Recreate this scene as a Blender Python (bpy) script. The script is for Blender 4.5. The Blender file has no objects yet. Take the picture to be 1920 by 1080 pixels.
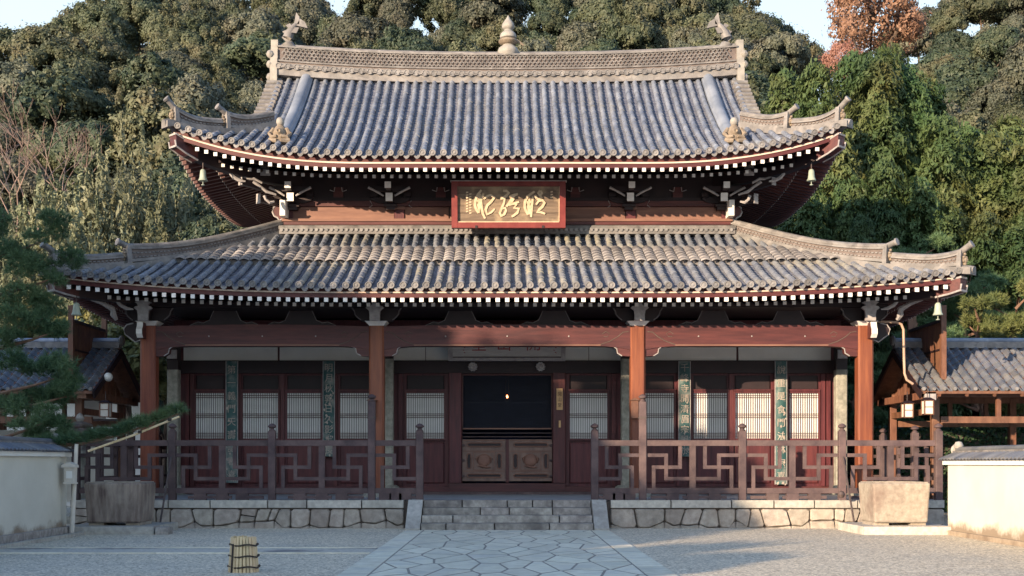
import bpy, math, random
import numpy as np
from mathutils import Vector, Matrix

random.seed(7)
rng = np.random.default_rng(11)
R = math.radians
SC = bpy.context.scene
COL = SC.collection
PI = math.pi

# ------------------------------------------------------------------ camera, sky, sun, exposure
cam_d = bpy.data.cameras.new('camera')
cam = bpy.data.objects.new('camera', cam_d)
COL.objects.link(cam)
cam.location = (0, 0, 1.6)
cam.rotation_euler = (R(90), 0, 0)
cam_d.sensor_width = 36
cam_d.lens = 2300 / 1920 * 36
cam_d.shift_x = (960 - 951) / 1920
cam_d.shift_y = (868 - 540) / 1920
cam_d.clip_end = 2500
SC.camera = cam

SUN_AZ, SUN_EL = R(42), R(9.8)          # from the left and behind the camera
S = Vector((-math.cos(SUN_EL) * math.sin(SUN_AZ), -math.cos(SUN_EL) * math.cos(SUN_AZ), math.sin(SUN_EL)))
W = bpy.data.worlds.new('World')
SC.world = W
W.use_nodes = True
nt = W.node_tree
bg = nt.nodes['Background']
sky = nt.nodes.new('ShaderNodeTexSky')
sky.sky_type = 'NISHITA'
sky.sun_disc = False
sky.sun_elevation = SUN_EL
sky.sun_rotation = math.atan2(S.x, S.y)
sky.air_density = 1.0
sky.dust_density = 4.0
sky.ozone_density = 4.0
gw_ = nt.nodes.new('ShaderNodeNewGeometry'); sz_ = nt.nodes.new('ShaderNodeSeparateXYZ'); nt.links.new(gw_.outputs['Normal'], sz_.inputs[0])
hr_ = nt.nodes.new('ShaderNodeMapRange'); hr_.interpolation_type = 'SMOOTHSTEP'
for k_, v_ in ((1,-.62),(2,-.30),(3,0.),(4,.88)): hr_.inputs[k_].default_value = v_
mh_ = nt.nodes.new('ShaderNodeMixRGB'); mh_.inputs[2].default_value = (2.15, 2.60, 2.85, 1)
nt.links.new(sz_.outputs['Z'], hr_.inputs[0]); nt.links.new(hr_.outputs[0], mh_.inputs[0]); nt.links.new(sky.outputs[0], mh_.inputs[1]); nt.links.new(mh_.outputs[0], bg.inputs[0])
bg.inputs[1].default_value = 0.15
sun_d = bpy.data.lights.new('sun', 'SUN')
sun_d.energy = 3.35
sun_d.angle = R(0.5)
sun_d.color = (1.0, 0.77, 0.52)
sun = bpy.data.objects.new('sun', sun_d)
COL.objects.link(sun)
sun.rotation_euler = (-S).to_track_quat('-Z', 'Y').to_euler()
SC.view_settings.view_transform = 'Standard'
SC.view_settings.look = 'None'
SC.view_settings.gamma = 1
SC.view_settings.use_curve_mapping = False
SC.view_settings.exposure = 1.64

# ------------------------------------------------------------------ helpers
F = 2300.0
def X(px, Y): return (px - 951) * Y / F
def Z(py, Y): return 1.6 + (868 - py) * Y / F

class MB:
    def __init__(s):
        s.v = []; s.f = []; s.m = []; s.mi = 0
    def add(s, vs, fs):
        b = len(s.v)
        s.v.extend([tuple(p) for p in vs])
        for f in fs:
            s.f.append([b + i for i in f]); s.m.append(s.mi)
        return s
    def box(s, x0, x1, y0, y1, z0, z1):
        return s.add([(x0,y0,z0),(x1,y0,z0),(x1,y1,z0),(x0,y1,z0),(x0,y0,z1),(x1,y0,z1),(x1,y1,z1),(x0,y1,z1)],
                     [(0,3,2,1),(4,5,6,7),(0,1,5,4),(1,2,6,5),(2,3,7,6),(3,0,4,7)])
    def cbox(s, x0, x1, y0, y1, z0, z1, c=.02):
        """box with chamfered vertical edges"""
        p = [(x0+c,y0),(x1-c,y0),(x1,y0+c),(x1,y1-c),(x1-c,y1),(x0+c,y1),(x0,y1-c),(x0,y0+c)]
        return s.prism_xy(p, z0, z1)
    def hexa(s, p):
        return s.add(p, [(0,3,2,1),(4,5,6,7),(0,1,5,4),(1,2,6,5),(2,3,7,6),(3,0,4,7)])
    def beam(s, a, b, w, h, up=(0,0,1)):
        a = Vector(a); b = Vector(b); d = (b-a).normalized(); u = Vector(up)
        r = d.cross(u)
        if r.length < 1e-5: r = d.cross(Vector((0,1,0)))
        r.normalize(); u = r.cross(d)
        r = r*(w/2); u = u*(h/2)
        return s.hexa([a-r-u, a+r-u, b+r-u, b-r-u, a-r+u, a+r+u, b+r+u, b-r+u])
    def tube(s, path, rad, n=8, cap=True, flat=1.0):
        path = [Vector(p) for p in path]
        if not hasattr(rad, '__len__'): rad = [rad]*len(path)
        b = len(s.v); up = Vector((0,0,1))
        for i, p in enumerate(path):
            d = (path[min(i+1,len(path)-1)] - path[max(i-1,0)])
            d = d.normalized() if d.length > 1e-9 else Vector((0,0,1))
            r = d.cross(up)
            if r.length < 1e-3: r = d.cross(Vector((0,1,0)))
            r.normalize(); u = r.cross(d)
            for k in range(n):
                a = 2*PI*k/n
                s.v.append(tuple(p + (r*math.cos(a) + u*(math.sin(a)*flat))*rad[i]))
        for i in range(len(path)-1):
            for k in range(n):
                k2 = (k+1) % n
                s.f.append([b+i*n+k, b+i*n+k2, b+(i+1)*n+k2, b+(i+1)*n+k]); s.m.append(s.mi)
        if cap:
            s.f.append([b+k for k in range(n)][::-1]); s.m.append(s.mi)
            s.f.append([b+(len(path)-1)*n+k for k in range(n)]); s.m.append(s.mi)
        return s
    def lathe(s, prof, c=(0,0,0), n=16, axis='z'):
        b = len(s.v); c = Vector(c)
        for r, h in prof:
            for k in range(n):
                a = 2*PI*k/n
                q = (r*math.cos(a), r*math.sin(a), h)
                if axis == 'y': q = (q[0], q[2], q[1])
                if axis == 'x': q = (q[2], q[0], q[1])
                s.v.append(tuple(c + Vector(q)))
        for i in range(len(prof)-1):
            for k in range(n):
                k2 = (k+1) % n
                s.f.append([b+i*n+k, b+i*n+k2, b+(i+1)*n+k2, b+(i+1)*n+k]); s.m.append(s.mi)
        s.f.append([b+k for k in range(n)][::-1]); s.m.append(s.mi)
        s.f.append([b+(len(prof)-1)*n+k for k in range(n)]); s.m.append(s.mi)
        return s
    def prism(s, poly, f, d0, d1):
        n = len(poly)
        vs = [f(a, b, d0) for a, b in poly] + [f(a, b, d1) for a, b in poly]
        fs = [list(range(n))[::-1], list(range(n, 2*n))] + [(i, (i+1) % n, n+(i+1) % n, n+i) for i in range(n)]
        return s.add(vs, fs)
    def prism_xz(s, poly, y0, y1): return s.prism(poly, lambda a, b, d: (a, d, b), y0, y1)
    def prism_yz(s, poly, x0, x1): return s.prism(poly, lambda a, b, d: (d, a, b), x0, x1)
    def prism_xy(s, poly, z0, z1): return s.prism(poly, lambda a, b, d: (a, b, d), z0, z1)
    def slab(s, poly, f, d0, d1, bev):
        """stone: polygon with a bevelled front"""
        n = len(poly)
        cx = sum(p[0] for p in poly)/n; cy = sum(p[1] for p in poly)/n
        def ins(p, k):
            dx, dy = p[0]-cx, p[1]-cy; L = math.hypot(dx, dy) + 1e-9
            t = max(.3, 1-k/L); return (cx+dx*t, cy+dy*t)
        vs = [f(a, b, d0) for a, b in poly] + [f(a, b, d0+(d1-d0)*.62) for a, b in poly] + [f(*ins(p, bev), d1) for p in poly]
        fs = [(i, (i+1) % n, n+(i+1) % n, n+i) for i in range(n)] + [(n+i, n+(i+1) % n, 2*n+(i+1) % n, 2*n+i) for i in range(n)] + [list(range(2*n, 3*n))]
        return s.add(vs, fs)
    def grid(s, P, flip=False):
        """P[i][j] points"""
        b = len(s.v); n = len(P[0])
        for row in P: s.v.extend([tuple(p) for p in row])
        for i in range(len(P)-1):
            for j in range(n-1):
                q = [b+i*n+j, b+i*n+j+1, b+(i+1)*n+j+1, b+(i+1)*n+j]
                s.f.append(q[::-1] if flip else q); s.m.append(s.mi)
        return s
    def sweep(s, path, sec, cap=True, side=None):
        """sec: (lateral, up) loop swept along path, upright"""
        path = [Vector(p) for p in path]; b = len(s.v); n = len(sec)
        for i, p in enumerate(path):
            d = path[min(i+1,len(path)-1)] - path[max(i-1,0)]
            if side is None:
                r = Vector((d.y, -d.x, 0)); r.normalize()
            else: r = Vector(side)
            for a, u in sec: s.v.append((p.x + r.x*a, p.y + r.y*a, p.z + u))
        for i in range(len(path)-1):
            for k in range(n):
                k2 = (k+1) % n
                s.f.append([b+i*n+k, b+i*n+k2, b+(i+1)*n+k2, b+(i+1)*n+k]); s.m.append(s.mi)
        if cap:
            s.f.append([b+k for k in range(n)][::-1]); s.m.append(s.mi)
            s.f.append([b+(len(path)-1)*n+k for k in range(n)]); s.m.append(s.mi)
        return s
    def mesh(s, name, mats, smooth=False):
        me = bpy.data.meshes.new(name)
        me.from_pydata(s.v, [], s.f)
        if not isinstance(mats, (list, tuple)): mats = [mats]
        for m in mats: me.materials.append(m)
        if len(mats) > 1: me.polygons.foreach_set('material_index', s.m)
        if smooth:
            me.polygons.foreach_set('use_smooth', [True]*len(s.f))
            try: me.set_sharp_from_angle(angle=R(40))
            except Exception: pass
        me.update()
        return me

def recalc(me):
    import bmesh
    bm = bmesh.new(); bm.from_mesh(me); bmesh.ops.recalc_face_normals(bm, faces=bm.faces); bm.to_mesh(me); bm.free()

def link(name, me, parent=None, loc=None):
    o = bpy.data.objects.new(name, me); COL.objects.link(o)
    if parent is not None:
        o.parent = parent
        o.matrix_parent_inverse = Matrix.Translation(-Vector(ROOT[parent.name]))
    if loc is not None: o.location = loc
    return o
ROOT = {}
def part(name, mb, mats, parent=None, smooth=False, label=None, kind=None, fix=True):
    me = mb.mesh(name, mats, smooth)
    if fix: recalc(me)
    o = link(name, me, parent)
    if parent is not None: ROOT[o.name] = (0, 0, 0)
    if label: o['label'] = label
    if kind: o['kind'] = kind
    return o
def tag(o, label, cat, group=None):
    o['label'] = label; o['category'] = cat
    if group: o['group'] = group
    return o
def thing(name, label, cat, loc, group=None):
    o = bpy.data.objects.new(name, None); COL.objects.link(o); o.location = loc; o.empty_display_size = .3
    ROOT[o.name] = tuple(loc)
    return tag(o, label, cat, group)
def one(name, mb, mats, label, cat, group=None, smooth=False):
    return tag(part(name, mb, mats, None, smooth), label, cat, group)
def struct(name, mb, mats, smooth=False, fix=False):
    o = part(name, mb, mats, None, smooth, fix=fix); o['kind'] = 'structure'; return o
def put(name, me, parent, loc, rot=None, scale=None):
    o = link(name, me, parent, loc)
    if rot: o.rotation_euler = rot
    if scale: o.scale = scale
    return o

# ------------------------------------------------------------------ materials
def mat(name, c1, c2=None, scale=4., stretch=(1,1,1), rough=.75, bump=.15, bscale=None, rnd=.0, c3=None, c3scale=.7, c3amt=.5, spec=.5, detail=5, coord='pos', bdist=.02):
    m = bpy.data.materials.new(name); m.use_nodes = True
    t = m.node_tree; N = t.nodes; L = t.links
    b = N['Principled BSDF']; b.inputs['Roughness'].default_value = rough
    b.inputs['Specular IOR Level'].default_value = spec
    g = N.new('ShaderNodeNewGeometry')
    src = g.outputs['Position']
    if coord == 'obj':
        tc = N.new('ShaderNodeTexCoord'); src = tc.outputs['Object']
    mp = N.new('ShaderNodeMapping'); mp.inputs['Scale'].default_value = stretch
    L.new(src, mp.inputs[0])
    nz = N.new('ShaderNodeTexNoise'); nz.inputs['Scale'].default_value = scale; nz.inputs['Detail'].default_value = detail; nz.inputs['Roughness'].default_value = .62
    L.new(mp.outputs[0], nz.inputs[0])
    rp = N.new('ShaderNodeValToRGB'); rp.color_ramp.elements[0].position = .33; rp.color_ramp.elements[1].position = .67
    rp.color_ramp.elements[0].color = (*c1, 1); rp.color_ramp.elements[1].color = (*(c2 or c1), 1)
    L.new(nz.outputs['Fac'], rp.inputs[0])
    out = rp.outputs[0]
    if c3 is not None:
        n3 = N.new('ShaderNodeTexNoise'); n3.inputs['Scale'].default_value = c3scale; n3.inputs['Detail'].default_value = 6
        L.new(src, n3.inputs[0])
        r3 = N.new('ShaderNodeMapRange'); r3.inputs[1].default_value = .5; r3.inputs[2].default_value = .68; r3.inputs[3].default_value = 0; r3.inputs[4].default_value = c3amt
        L.new(n3.outputs['Fac'], r3.inputs[0])
        mx = N.new('ShaderNodeMixRGB'); L.new(r3.outputs[0], mx.inputs[0]); L.new(out, mx.inputs[1]); mx.inputs[2].default_value = (*c3, 1)
        out = mx.outputs[0]
    if rnd > 0:
        oi = N.new('ShaderNodeObjectInfo'); hv = N.new('ShaderNodeHueSaturation')
        mr = N.new('ShaderNodeMapRange'); mr.inputs[3].default_value = 1-rnd; mr.inputs[4].default_value = 1+rnd
        L.new(oi.outputs['Random'], mr.inputs[0]); L.new(mr.outputs[0], hv.inputs['Value'])
        mh = N.new('ShaderNodeMath'); mh.operation = 'MULTIPLY_ADD'; mh.inputs[1].default_value = rnd*.12; mh.inputs[2].default_value = .5-rnd*.06
        ml = N.new('ShaderNodeMath'); ml.operation = 'FRACT'; mm = N.new('ShaderNodeMath'); mm.operation = 'MULTIPLY'; mm.inputs[1].default_value = 17.3
        L.new(oi.outputs['Random'], mm.inputs[0]); L.new(mm.outputs[0], ml.inputs[0]); L.new(ml.outputs[0], mh.inputs[0]); L.new(mh.outputs[0], hv.inputs['Hue'])
        L.new(out, hv.inputs['Color']); out = hv.outputs[0]
    L.new(out, b.inputs['Base Color'])
    if bump > 0:
        n2 = N.new('ShaderNodeTexNoise'); n2.inputs['Scale'].default_value = bscale or scale*4; n2.inputs['Detail'].default_value = 4
        L.new(mp.outputs[0], n2.inputs[0])
        bp = N.new('ShaderNodeBump'); bp.inputs['Strength'].default_value = bump; bp.inputs['Distance'].default_value = bdist
        L.new(n2.outputs['Fac'], bp.inputs['Height']); L.new(bp.outputs[0], b.inputs['Normal'])
    m['_b'] = 1
    return m
def emis(name, col, st):
    m = bpy.data.materials.new(name); m.use_nodes = True
    b = m.node_tree.nodes['Principled BSDF']; b.inputs['Base Color'].default_value = (*col, 1)
    b.inputs['Emission Color'].default_value = (*col, 1); b.inputs['Emission Strength'].default_value = st
    return m
def leafmat(name, c1, c2, scale=.5, rnd=.25, trans=.22, rough=.55, bare=None):
    m = mat(name, c1, c2, scale=scale, rough=rough, bump=0, rnd=rnd, spec=.3, c3=bare, c3scale=.35, c3amt=.35)
    t = m.node_tree; N = t.nodes; L = t.links
    b = N['Principled BSDF']; out = N['Material Output']
    src = b.inputs['Base Color'].links[0].from_socket
    tr = N.new('ShaderNodeBsdfTranslucent'); L.new(src, tr.inputs[0])
    mx = N.new('ShaderNodeMixShader'); mx.inputs[0].default_value = trans
    L.new(b.outputs[0], mx.inputs[1]); L.new(tr.outputs[0], mx.inputs[2]); L.new(mx.outputs[0], out.inputs[0])
    return m

TILE   = mat('roof_tile', (.135,.160,.215), (.275,.302,.36), scale=1.6, rough=.42, bump=.05, bscale=14, detail=3, rnd=.16, c3=(.30,.29,.27), c3scale=.55, c3amt=.45, spec=.55)
ANNEX  = mat('annex_tile', (.085,.095,.125), (.17,.175,.19), scale=2, rough=.5, bump=.06, rnd=.18, detail=3, c3=(.21,.19,.155), c3scale=.8, c3amt=.5)
TILE_SUN  = mat('roof_tile_sun_tint', (.13,.145,.185), (.25,.26,.285), scale=1.8, rough=.55, bump=.06, bscale=14, detail=3, rnd=.16, c3=(.37,.33,.23), c3scale=.5, c3amt=.75, spec=.5)  # lower roof: yellow of the sunlit rows is put into the tile colour
TILEP  = mat('plain_ridge_tile', (.15,.175,.225), (.25,.275,.325), scale=1.2, rough=.5, bump=.08, detail=3)
PAN    = mat('roof_pan_tile', (.080,.090,.130), (.16,.17,.215), scale=2.2, rough=.5, bump=.2, bscale=16, rnd=.1, c3=(.20,.19,.17), c3scale=.6, c3amt=.5)
BAND   = mat('roof_band_tile', (.135,.125,.13), (.24,.22,.215), scale=3, rough=.6, bump=.2, rnd=.15)
DISC   = mat('roof_disc_tile', (.145,.140,.145), (.245,.230,.225), scale=5, rough=.6, bump=.15, rnd=.18)
RIDGE  = mat('ridge_tile', (.125,.118,.120), (.235,.216,.208), scale=3.5, rough=.65, bump=.2, bscale=15, rnd=.1, c3=(.20,.20,.20), c3scale=1.3, c3amt=.5)
RIDGED = mat('ridge_hollow_tile', (.095,.072,.068), (.16,.128,.12), scale=5, rough=.7, bump=.2)
WOODR  = mat('red_brown_wood', (.052,.0085,.013), (.110,.022,.025), scale=1.6, stretch=(6,6,.6), rough=.55, bump=.15, rnd=.1)
WOODX  = mat('red_brown_beam', (.048,.0095,.012), (.100,.024,.023), scale=1.6, stretch=(.6,6,6), rough=.55, bump=.15, rnd=.1)
COLM   = mat('column_wood', (.125,.028,.015), (.235,.068,.029), scale=1.4, stretch=(7,7,.5), rough=.5, bump=.15, rnd=.06)
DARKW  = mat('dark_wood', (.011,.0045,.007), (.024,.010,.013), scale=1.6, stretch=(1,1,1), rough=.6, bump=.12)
FASC   = mat('fascia_wood', (.060,.010,.013), (.095,.018,.018), scale=2, stretch=(.5,4,4), rough=.55, bump=.1)
EDGE2  = mat('faint_edge', (.12,.10,.105), (.19,.165,.165), scale=7, rough=.8, bump=.08)
LIPW   = mat('pale_lip_wood', (.50,.38,.31), (.66,.54,.46), scale=3, stretch=(.4,3,3), rough=.6, bump=.1)
WHITE  = mat('white_paint', (.66,.62,.60), (.80,.77,.74), scale=6, rough=.6, bump=.05, rnd=.06)
EDGE   = mat('worn_white_edge', (.25,.225,.23), (.40,.37,.365), scale=7, rough=.7, bump=.08)
PLAST  = mat('plaster_white', (.70,.69,.66), (.80,.79,.76), scale=1.2, rough=.85, bump=.06, bscale=40)
PANELW = mat('wall_board', (.155,.072,.056), (.25,.128,.092), scale=1.5, stretch=(.6,5,5), rough=.65, bump=.15)
GREYW  = mat('weathered_wood', (.050,.031,.036), (.122,.080,.078), scale=1.5, stretch=(1.4,3,1.4), rough=.75, bump=.25, bscale=22, rnd=.12)
PAPER  = mat('shoji_paper', (.76,.75,.74), (.84,.83,.82), scale=1.5, rough=.9, bump=0)
LATT   = mat('lattice_wood', (.05,.022,.02), (.09,.04,.035), scale=3, rough=.6, bump=0)
GRAN   = mat('granite', (.33,.31,.28), (.50,.47,.42), scale=9, rough=.8, bump=.25, bscale=60, rnd=.16, c3=(.24,.215,.19), c3scale=1.4, c3amt=.55)
GRAND  = mat('granite_step', (.20,.18,.165), (.40,.37,.335), scale=7, rough=.8, bump=.3, bscale=50, rnd=.2, c3=(.14,.125,.12), c3scale=2.2, c3amt=.85)
RUBB   = mat('rubble_stone', (.25,.215,.185), (.42,.37,.32), scale=6, rough=.85, bump=.35, bscale=30, rnd=.17, c3=(.28,.22,.18), c3scale=1.2, c3amt=.5)
JOINT  = mat('dark_joint', (.085,.065,.055), (.12,.095,.08), scale=10, rough=.95, bump=.2)
TANKM  = mat('stained_granite', (.24,.205,.17), (.38,.33,.275), scale=9, rough=.85, bump=.3, bscale=55, c3=(.17,.11,.09), c3scale=1.0, c3amt=.8)
DOORW  = mat('bare_door_wood', (.135,.083,.070), (.225,.143,.115), scale=2, stretch=(3,3,1), rough=.65, bump=.2)
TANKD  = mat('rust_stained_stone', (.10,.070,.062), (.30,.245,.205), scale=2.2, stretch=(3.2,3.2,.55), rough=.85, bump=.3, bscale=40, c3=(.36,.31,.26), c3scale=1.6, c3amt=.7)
PAVE   = mat('paving_stone', (.58,.54,.42), (.72,.685,.56), scale=5, stretch=(1,1,1), rough=.8, bump=.35, bscale=24, rnd=.10, c3=(.41,.41,.385), c3scale=1.5, c3amt=.5)
GOLDL  = mat('pale_ochre_carving', (.46,.345,.23), (.60,.48,.34), scale=8, rough=.6, bump=.1)
PLQ    = mat('weathered_plaque_board', (.10,.070,.052), (.20,.145,.105), scale=1.7, stretch=(.7,3,9), rough=.7, bump=.3, c3=(.50,.38,.24), c3scale=2.2, c3amt=.5)
REDF   = mat('red_frame', (.14,.015,.015), (.20,.030,.026), scale=4, rough=.5, bump=.1)
PLQ2   = mat('grey_plaque_board', (.42,.40,.39), (.52,.50,.48), scale=4, stretch=(.6,3,5), rough=.8, bump=.2)
REDL   = mat('red_lettering', (.26,.04,.05), (.36,.08,.08), scale=8, rough=.7, bump=0)
GREENB = mat('green_board', (.018,.065,.070), (.036,.105,.105), scale=5, rough=.6, bump=.15, c3=(.33,.33,.30), c3scale=3, c3amt=.6)
PINKL  = mat('worn_lettering', (.32,.265,.24), (.44,.38,.33), scale=8, rough=.8, bump=.1)
STONEC = mat('stone_column', (.20,.19,.165), (.36,.345,.295), scale=7, rough=.85, bump=.4, bscale=18, c3=(.18,.18,.15), c3scale=5, c3amt=.8)
BRONZE = mat('bell_bronze', (.25,.29,.25), (.38,.42,.34), scale=7, rough=.55, bump=.1, rnd=.1)
IRON   = mat('dark_iron', (.05,.04,.04), (.09,.06,.055), scale=7, rough=.6, bump=.1)
BAMB   = mat('dry_bamboo', (.52,.38,.22), (.70,.56,.36), scale=3, stretch=(4,4,1), rough=.5, bump=.1, rnd=.12)
ROPE   = mat('black_rope', (.03,.022,.02), (.05,.04,.035), scale=20, rough=.9, bump=.3)
WOODL  = mat('sign_wood', (.52,.30,.14), (.64,.40,.20), scale=3, stretch=(4,4,.7), rough=.6, bump=.1)
INK    = mat('ink', (.10,.05,.03), None, rough=.8, bump=0)
SIGNW  = mat('pale_wood', (.55,.50,.44), (.68,.63,.56), scale=3, rough=.7, bump=.1)
BARK   = mat('bark', (.075,.050,.036), (.15,.105,.08), scale=3, stretch=(3,3,.8), rough=.9, bump=.5, bscale=8)
PINEB  = mat('pine_bark', (.12,.065,.045), (.22,.13,.09), scale=4, rough=.9, bump=.5, bscale=9)
PIPE   = mat('copper_pipe', (.34,.22,.16), (.45,.31,.23), scale=5, rough=.5, bump=.05)
WOODB  = mat('porch_wood', (.105,.045,.028), (.20,.092,.055), scale=2, stretch=(3,3,1), rough=.6, bump=.2, rnd=.1)
GLOBE  = mat('milk_glass', (.78,.78,.76), None, rough=.3, bump=0)
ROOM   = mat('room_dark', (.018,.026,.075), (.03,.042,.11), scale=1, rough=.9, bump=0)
STAT   = mat('roof_figure_clay', (.15,.115,.085), (.28,.225,.17), scale=6, rough=.75, bump=.4, bscale=18)
STATP  = mat('pale_clay', (.22,.205,.19), (.345,.32,.29), scale=4, rough=.7, bump=.2, c3=(.28,.27,.26), c3scale=3, c3amt=.5)

def cellvar(m, scale, lo, hi, stretch=(1,1,1)):
    # tone that changes from piece to piece
    t = m.node_tree; N = t.nodes; L = t.links; b = N['Principled BSDF']
    g = N.new('ShaderNodeNewGeometry'); mp = N.new('ShaderNodeMapping'); mp.inputs['Scale'].default_value = stretch; L.new(g.outputs['Position'], mp.inputs[0])
    vc = N.new('ShaderNodeTexVoronoi'); vc.inputs['Scale'].default_value = scale; L.new(mp.outputs[0], vc.inputs[0])
    sx_ = N.new('ShaderNodeSeparateXYZ'); L.new(vc.outputs['Color'], sx_.inputs[0])
    rr_ = N.new('ShaderNodeMapRange'); rr_.inputs[3].default_value = lo; rr_.inputs[4].default_value = hi; L.new(sx_.outputs[0], rr_.inputs[0])
    hv = N.new('ShaderNodeHueSaturation'); src = b.inputs['Base Color'].links[0].from_socket; L.new(src, hv.inputs['Color']); L.new(rr_.outputs[0], hv.inputs['Value']); L.new(hv.outputs[0], b.inputs['Base Color'])
for m_ in (TILE, TILE_SUN): cellvar(m_, 3.3, .86, 1.12)
cellvar(RIDGE, 4.0, .78, 1.15); cellvar(BAND, 3.4, .78, 1.15); cellvar(DISC, 3.4, .75, 1.15)
# plaster of the court walls: dirt near the ground with a shape of its own
WALLM = mat('court_wall_plaster', (.56,.535,.46), (.63,.605,.53), scale=1.0, rough=.85, bump=.08, bscale=25)
def dirt(m, z0, z1, col):
    t = m.node_tree; N = t.nodes; L = t.links; b = N['Principled BSDF']
    src = b.inputs['Base Color'].links[0].from_socket
    g = N.new('ShaderNodeNewGeometry'); sp = N.new('ShaderNodeSeparateXYZ'); L.new(g.outputs['Position'], sp.inputs[0])
    n = N.new('ShaderNodeTexNoise'); n.inputs['Scale'].default_value = 1.3; n.inputs['Detail'].default_value = 5; n.inputs['Roughness'].default_value = .7
    L.new(g.outputs['Position'], n.inputs[0])
    a = N.new('ShaderNodeMath'); a.operation = 'MULTIPLY_ADD'; a.inputs[1].default_value = .9; a.inputs[2].default_value = -.45
    L.new(n.outputs['Fac'], a.inputs[0])
    s = N.new('ShaderNodeMath'); s.operation = 'ADD'; L.new(sp.outputs['Z'], s.inputs[0]); L.new(a.outputs[0], s.inputs[1])
    r = N.new('ShaderNodeMapRange'); r.inputs[1].default_value = z0; r.inputs[2].default_value = z1; r.inputs[3].default_value = .9; r.inputs[4].default_value = 0
    L.new(s.outputs[0], r.inputs[0])
    mx = N.new('ShaderNodeMixRGB'); L.new(r.outputs[0], mx.inputs[0]); L.new(src, mx.inputs[1]); mx.inputs[2].default_value = (*col, 1)
    L.new(mx.outputs[0], b.inputs['Base Color'])
dirt(WALLM, .16, .36, (.22,.16,.11))

def gravel_mat():
    m = mat('gravel', (.50,.425,.315), (.78,.69,.54), scale=34, rough=.9, bump=0, detail=9, c3=(.50,.46,.385), c3scale=.35, c3amt=.6)
    t = m.node_tree; N = t.nodes; L = t.links; b = N['Principled BSDF']
    g = N.new('ShaderNodeNewGeometry')
    v = N.new('ShaderNodeTexVoronoi'); v.inputs['Scale'].default_value = 38; L.new(g.outputs['Position'], v.inputs[0])
    wv = N.new('ShaderNodeTexWave'); wv.inputs['Scale'].default_value = 1.7; wv.inputs['Distortion'].default_value = 2.2; wv.inputs['Detail'].default_value = 2
    mp = N.new('ShaderNodeMapping'); mp.inputs['Rotation'].default_value = (0,0,R(62)); L.new(g.outputs['Position'], mp.inputs[0]); L.new(mp.outputs[0], wv.inputs[0])
    vc = N.new('ShaderNodeTexVoronoi'); vc.inputs['Scale'].default_value = 28; L.new(g.outputs['Position'], vc.inputs[0])
    sx_ = N.new('ShaderNodeSeparateXYZ'); L.new(vc.outputs['Color'], sx_.inputs[0])
    rr_ = N.new('ShaderNodeMapRange'); rr_.inputs[3].default_value = .45; rr_.inputs[4].default_value = 1.30; L.new(sx_.outputs[0], rr_.inputs[0])
    hv = N.new('ShaderNodeHueSaturation'); src = b.inputs['Base Color'].links[0].from_socket; L.new(src, hv.inputs['Color']); L.new(rr_.outputs[0], hv.inputs['Value']); L.new(hv.outputs[0], b.inputs['Base Color'])
    b1 = N.new('ShaderNodeBump'); b1.inputs['Strength'].default_value = .6; b1.inputs['Distance'].default_value = .012; L.new(v.outputs['Distance'], b1.inputs['Height'])
    b2 = N.new('ShaderNodeBump'); b2.inputs['Strength'].default_value = .35; b2.inputs['Distance'].default_value = .03; L.new(wv.outputs['Fac'], b2.inputs['Height']); L.new(b1.outputs[0], b2.inputs['Normal'])
    L.new(b2.outputs[0], b.inputs['Normal'])
    return m
GRAVEL = gravel_mat()
GRAVW = mat('channel_gravel', (.36,.33,.28), (.60,.555,.47), scale=14, rough=.85, bump=.5, bscale=26, c3=(.10,.10,.115), c3scale=.75, c3amt=.95)

LEAF_D = leafmat('leaf_dark', (.036,.058,.040), (.085,.110,.066), scale=.35, bare=(.12,.10,.05))
LEAF_O = leafmat('leaf_olive', (.064,.082,.048), (.138,.145,.088), scale=.35, bare=(.15,.11,.06))
LEAF_G = leafmat('leaf_grey', (.080,.094,.070), (.158,.163,.120), scale=.35, bare=(.16,.13,.09))
LEAF_C = leafmat('leaf_cypress', (.032,.068,.026), (.105,.145,.052), scale=.4, bare=(.15,.10,.04))
LEAF_B = leafmat('leaf_bamboo', (.125,.150,.092), (.24,.245,.155), scale=.4, bare=(.20,.17,.08))
LEAF_R = leafmat('leaf_rust', (.22,.11,.08), (.33,.185,.135), scale=.6)
LEAF_Y = leafmat('leaf_bright', (.10,.12,.04), (.24,.22,.09), scale=.9, bare=(.28,.20,.08))
NEEDLE = leafmat('pine_needle', (.048,.105,.052), (.120,.190,.085), scale=.8, rnd=.15, trans=.1)
NEEDLY = leafmat('pine_needle_light', (.080,.110,.040), (.16,.17,.060), scale=.8, rnd=.15, trans=.1)
HEDGE  = leafmat('hedge_leaf', (.018,.042,.018), (.045,.080,.032), scale=.8)
TWIG   = mat('bare_twig', (.20,.135,.12), (.30,.22,.19), scale=3, rough=.9, bump=0)
SOIL   = mat('hill_soil', (.035,.035,.02), (.07,.06,.035), scale=.5, rough=.95, bump=.3, bscale=2)

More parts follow.
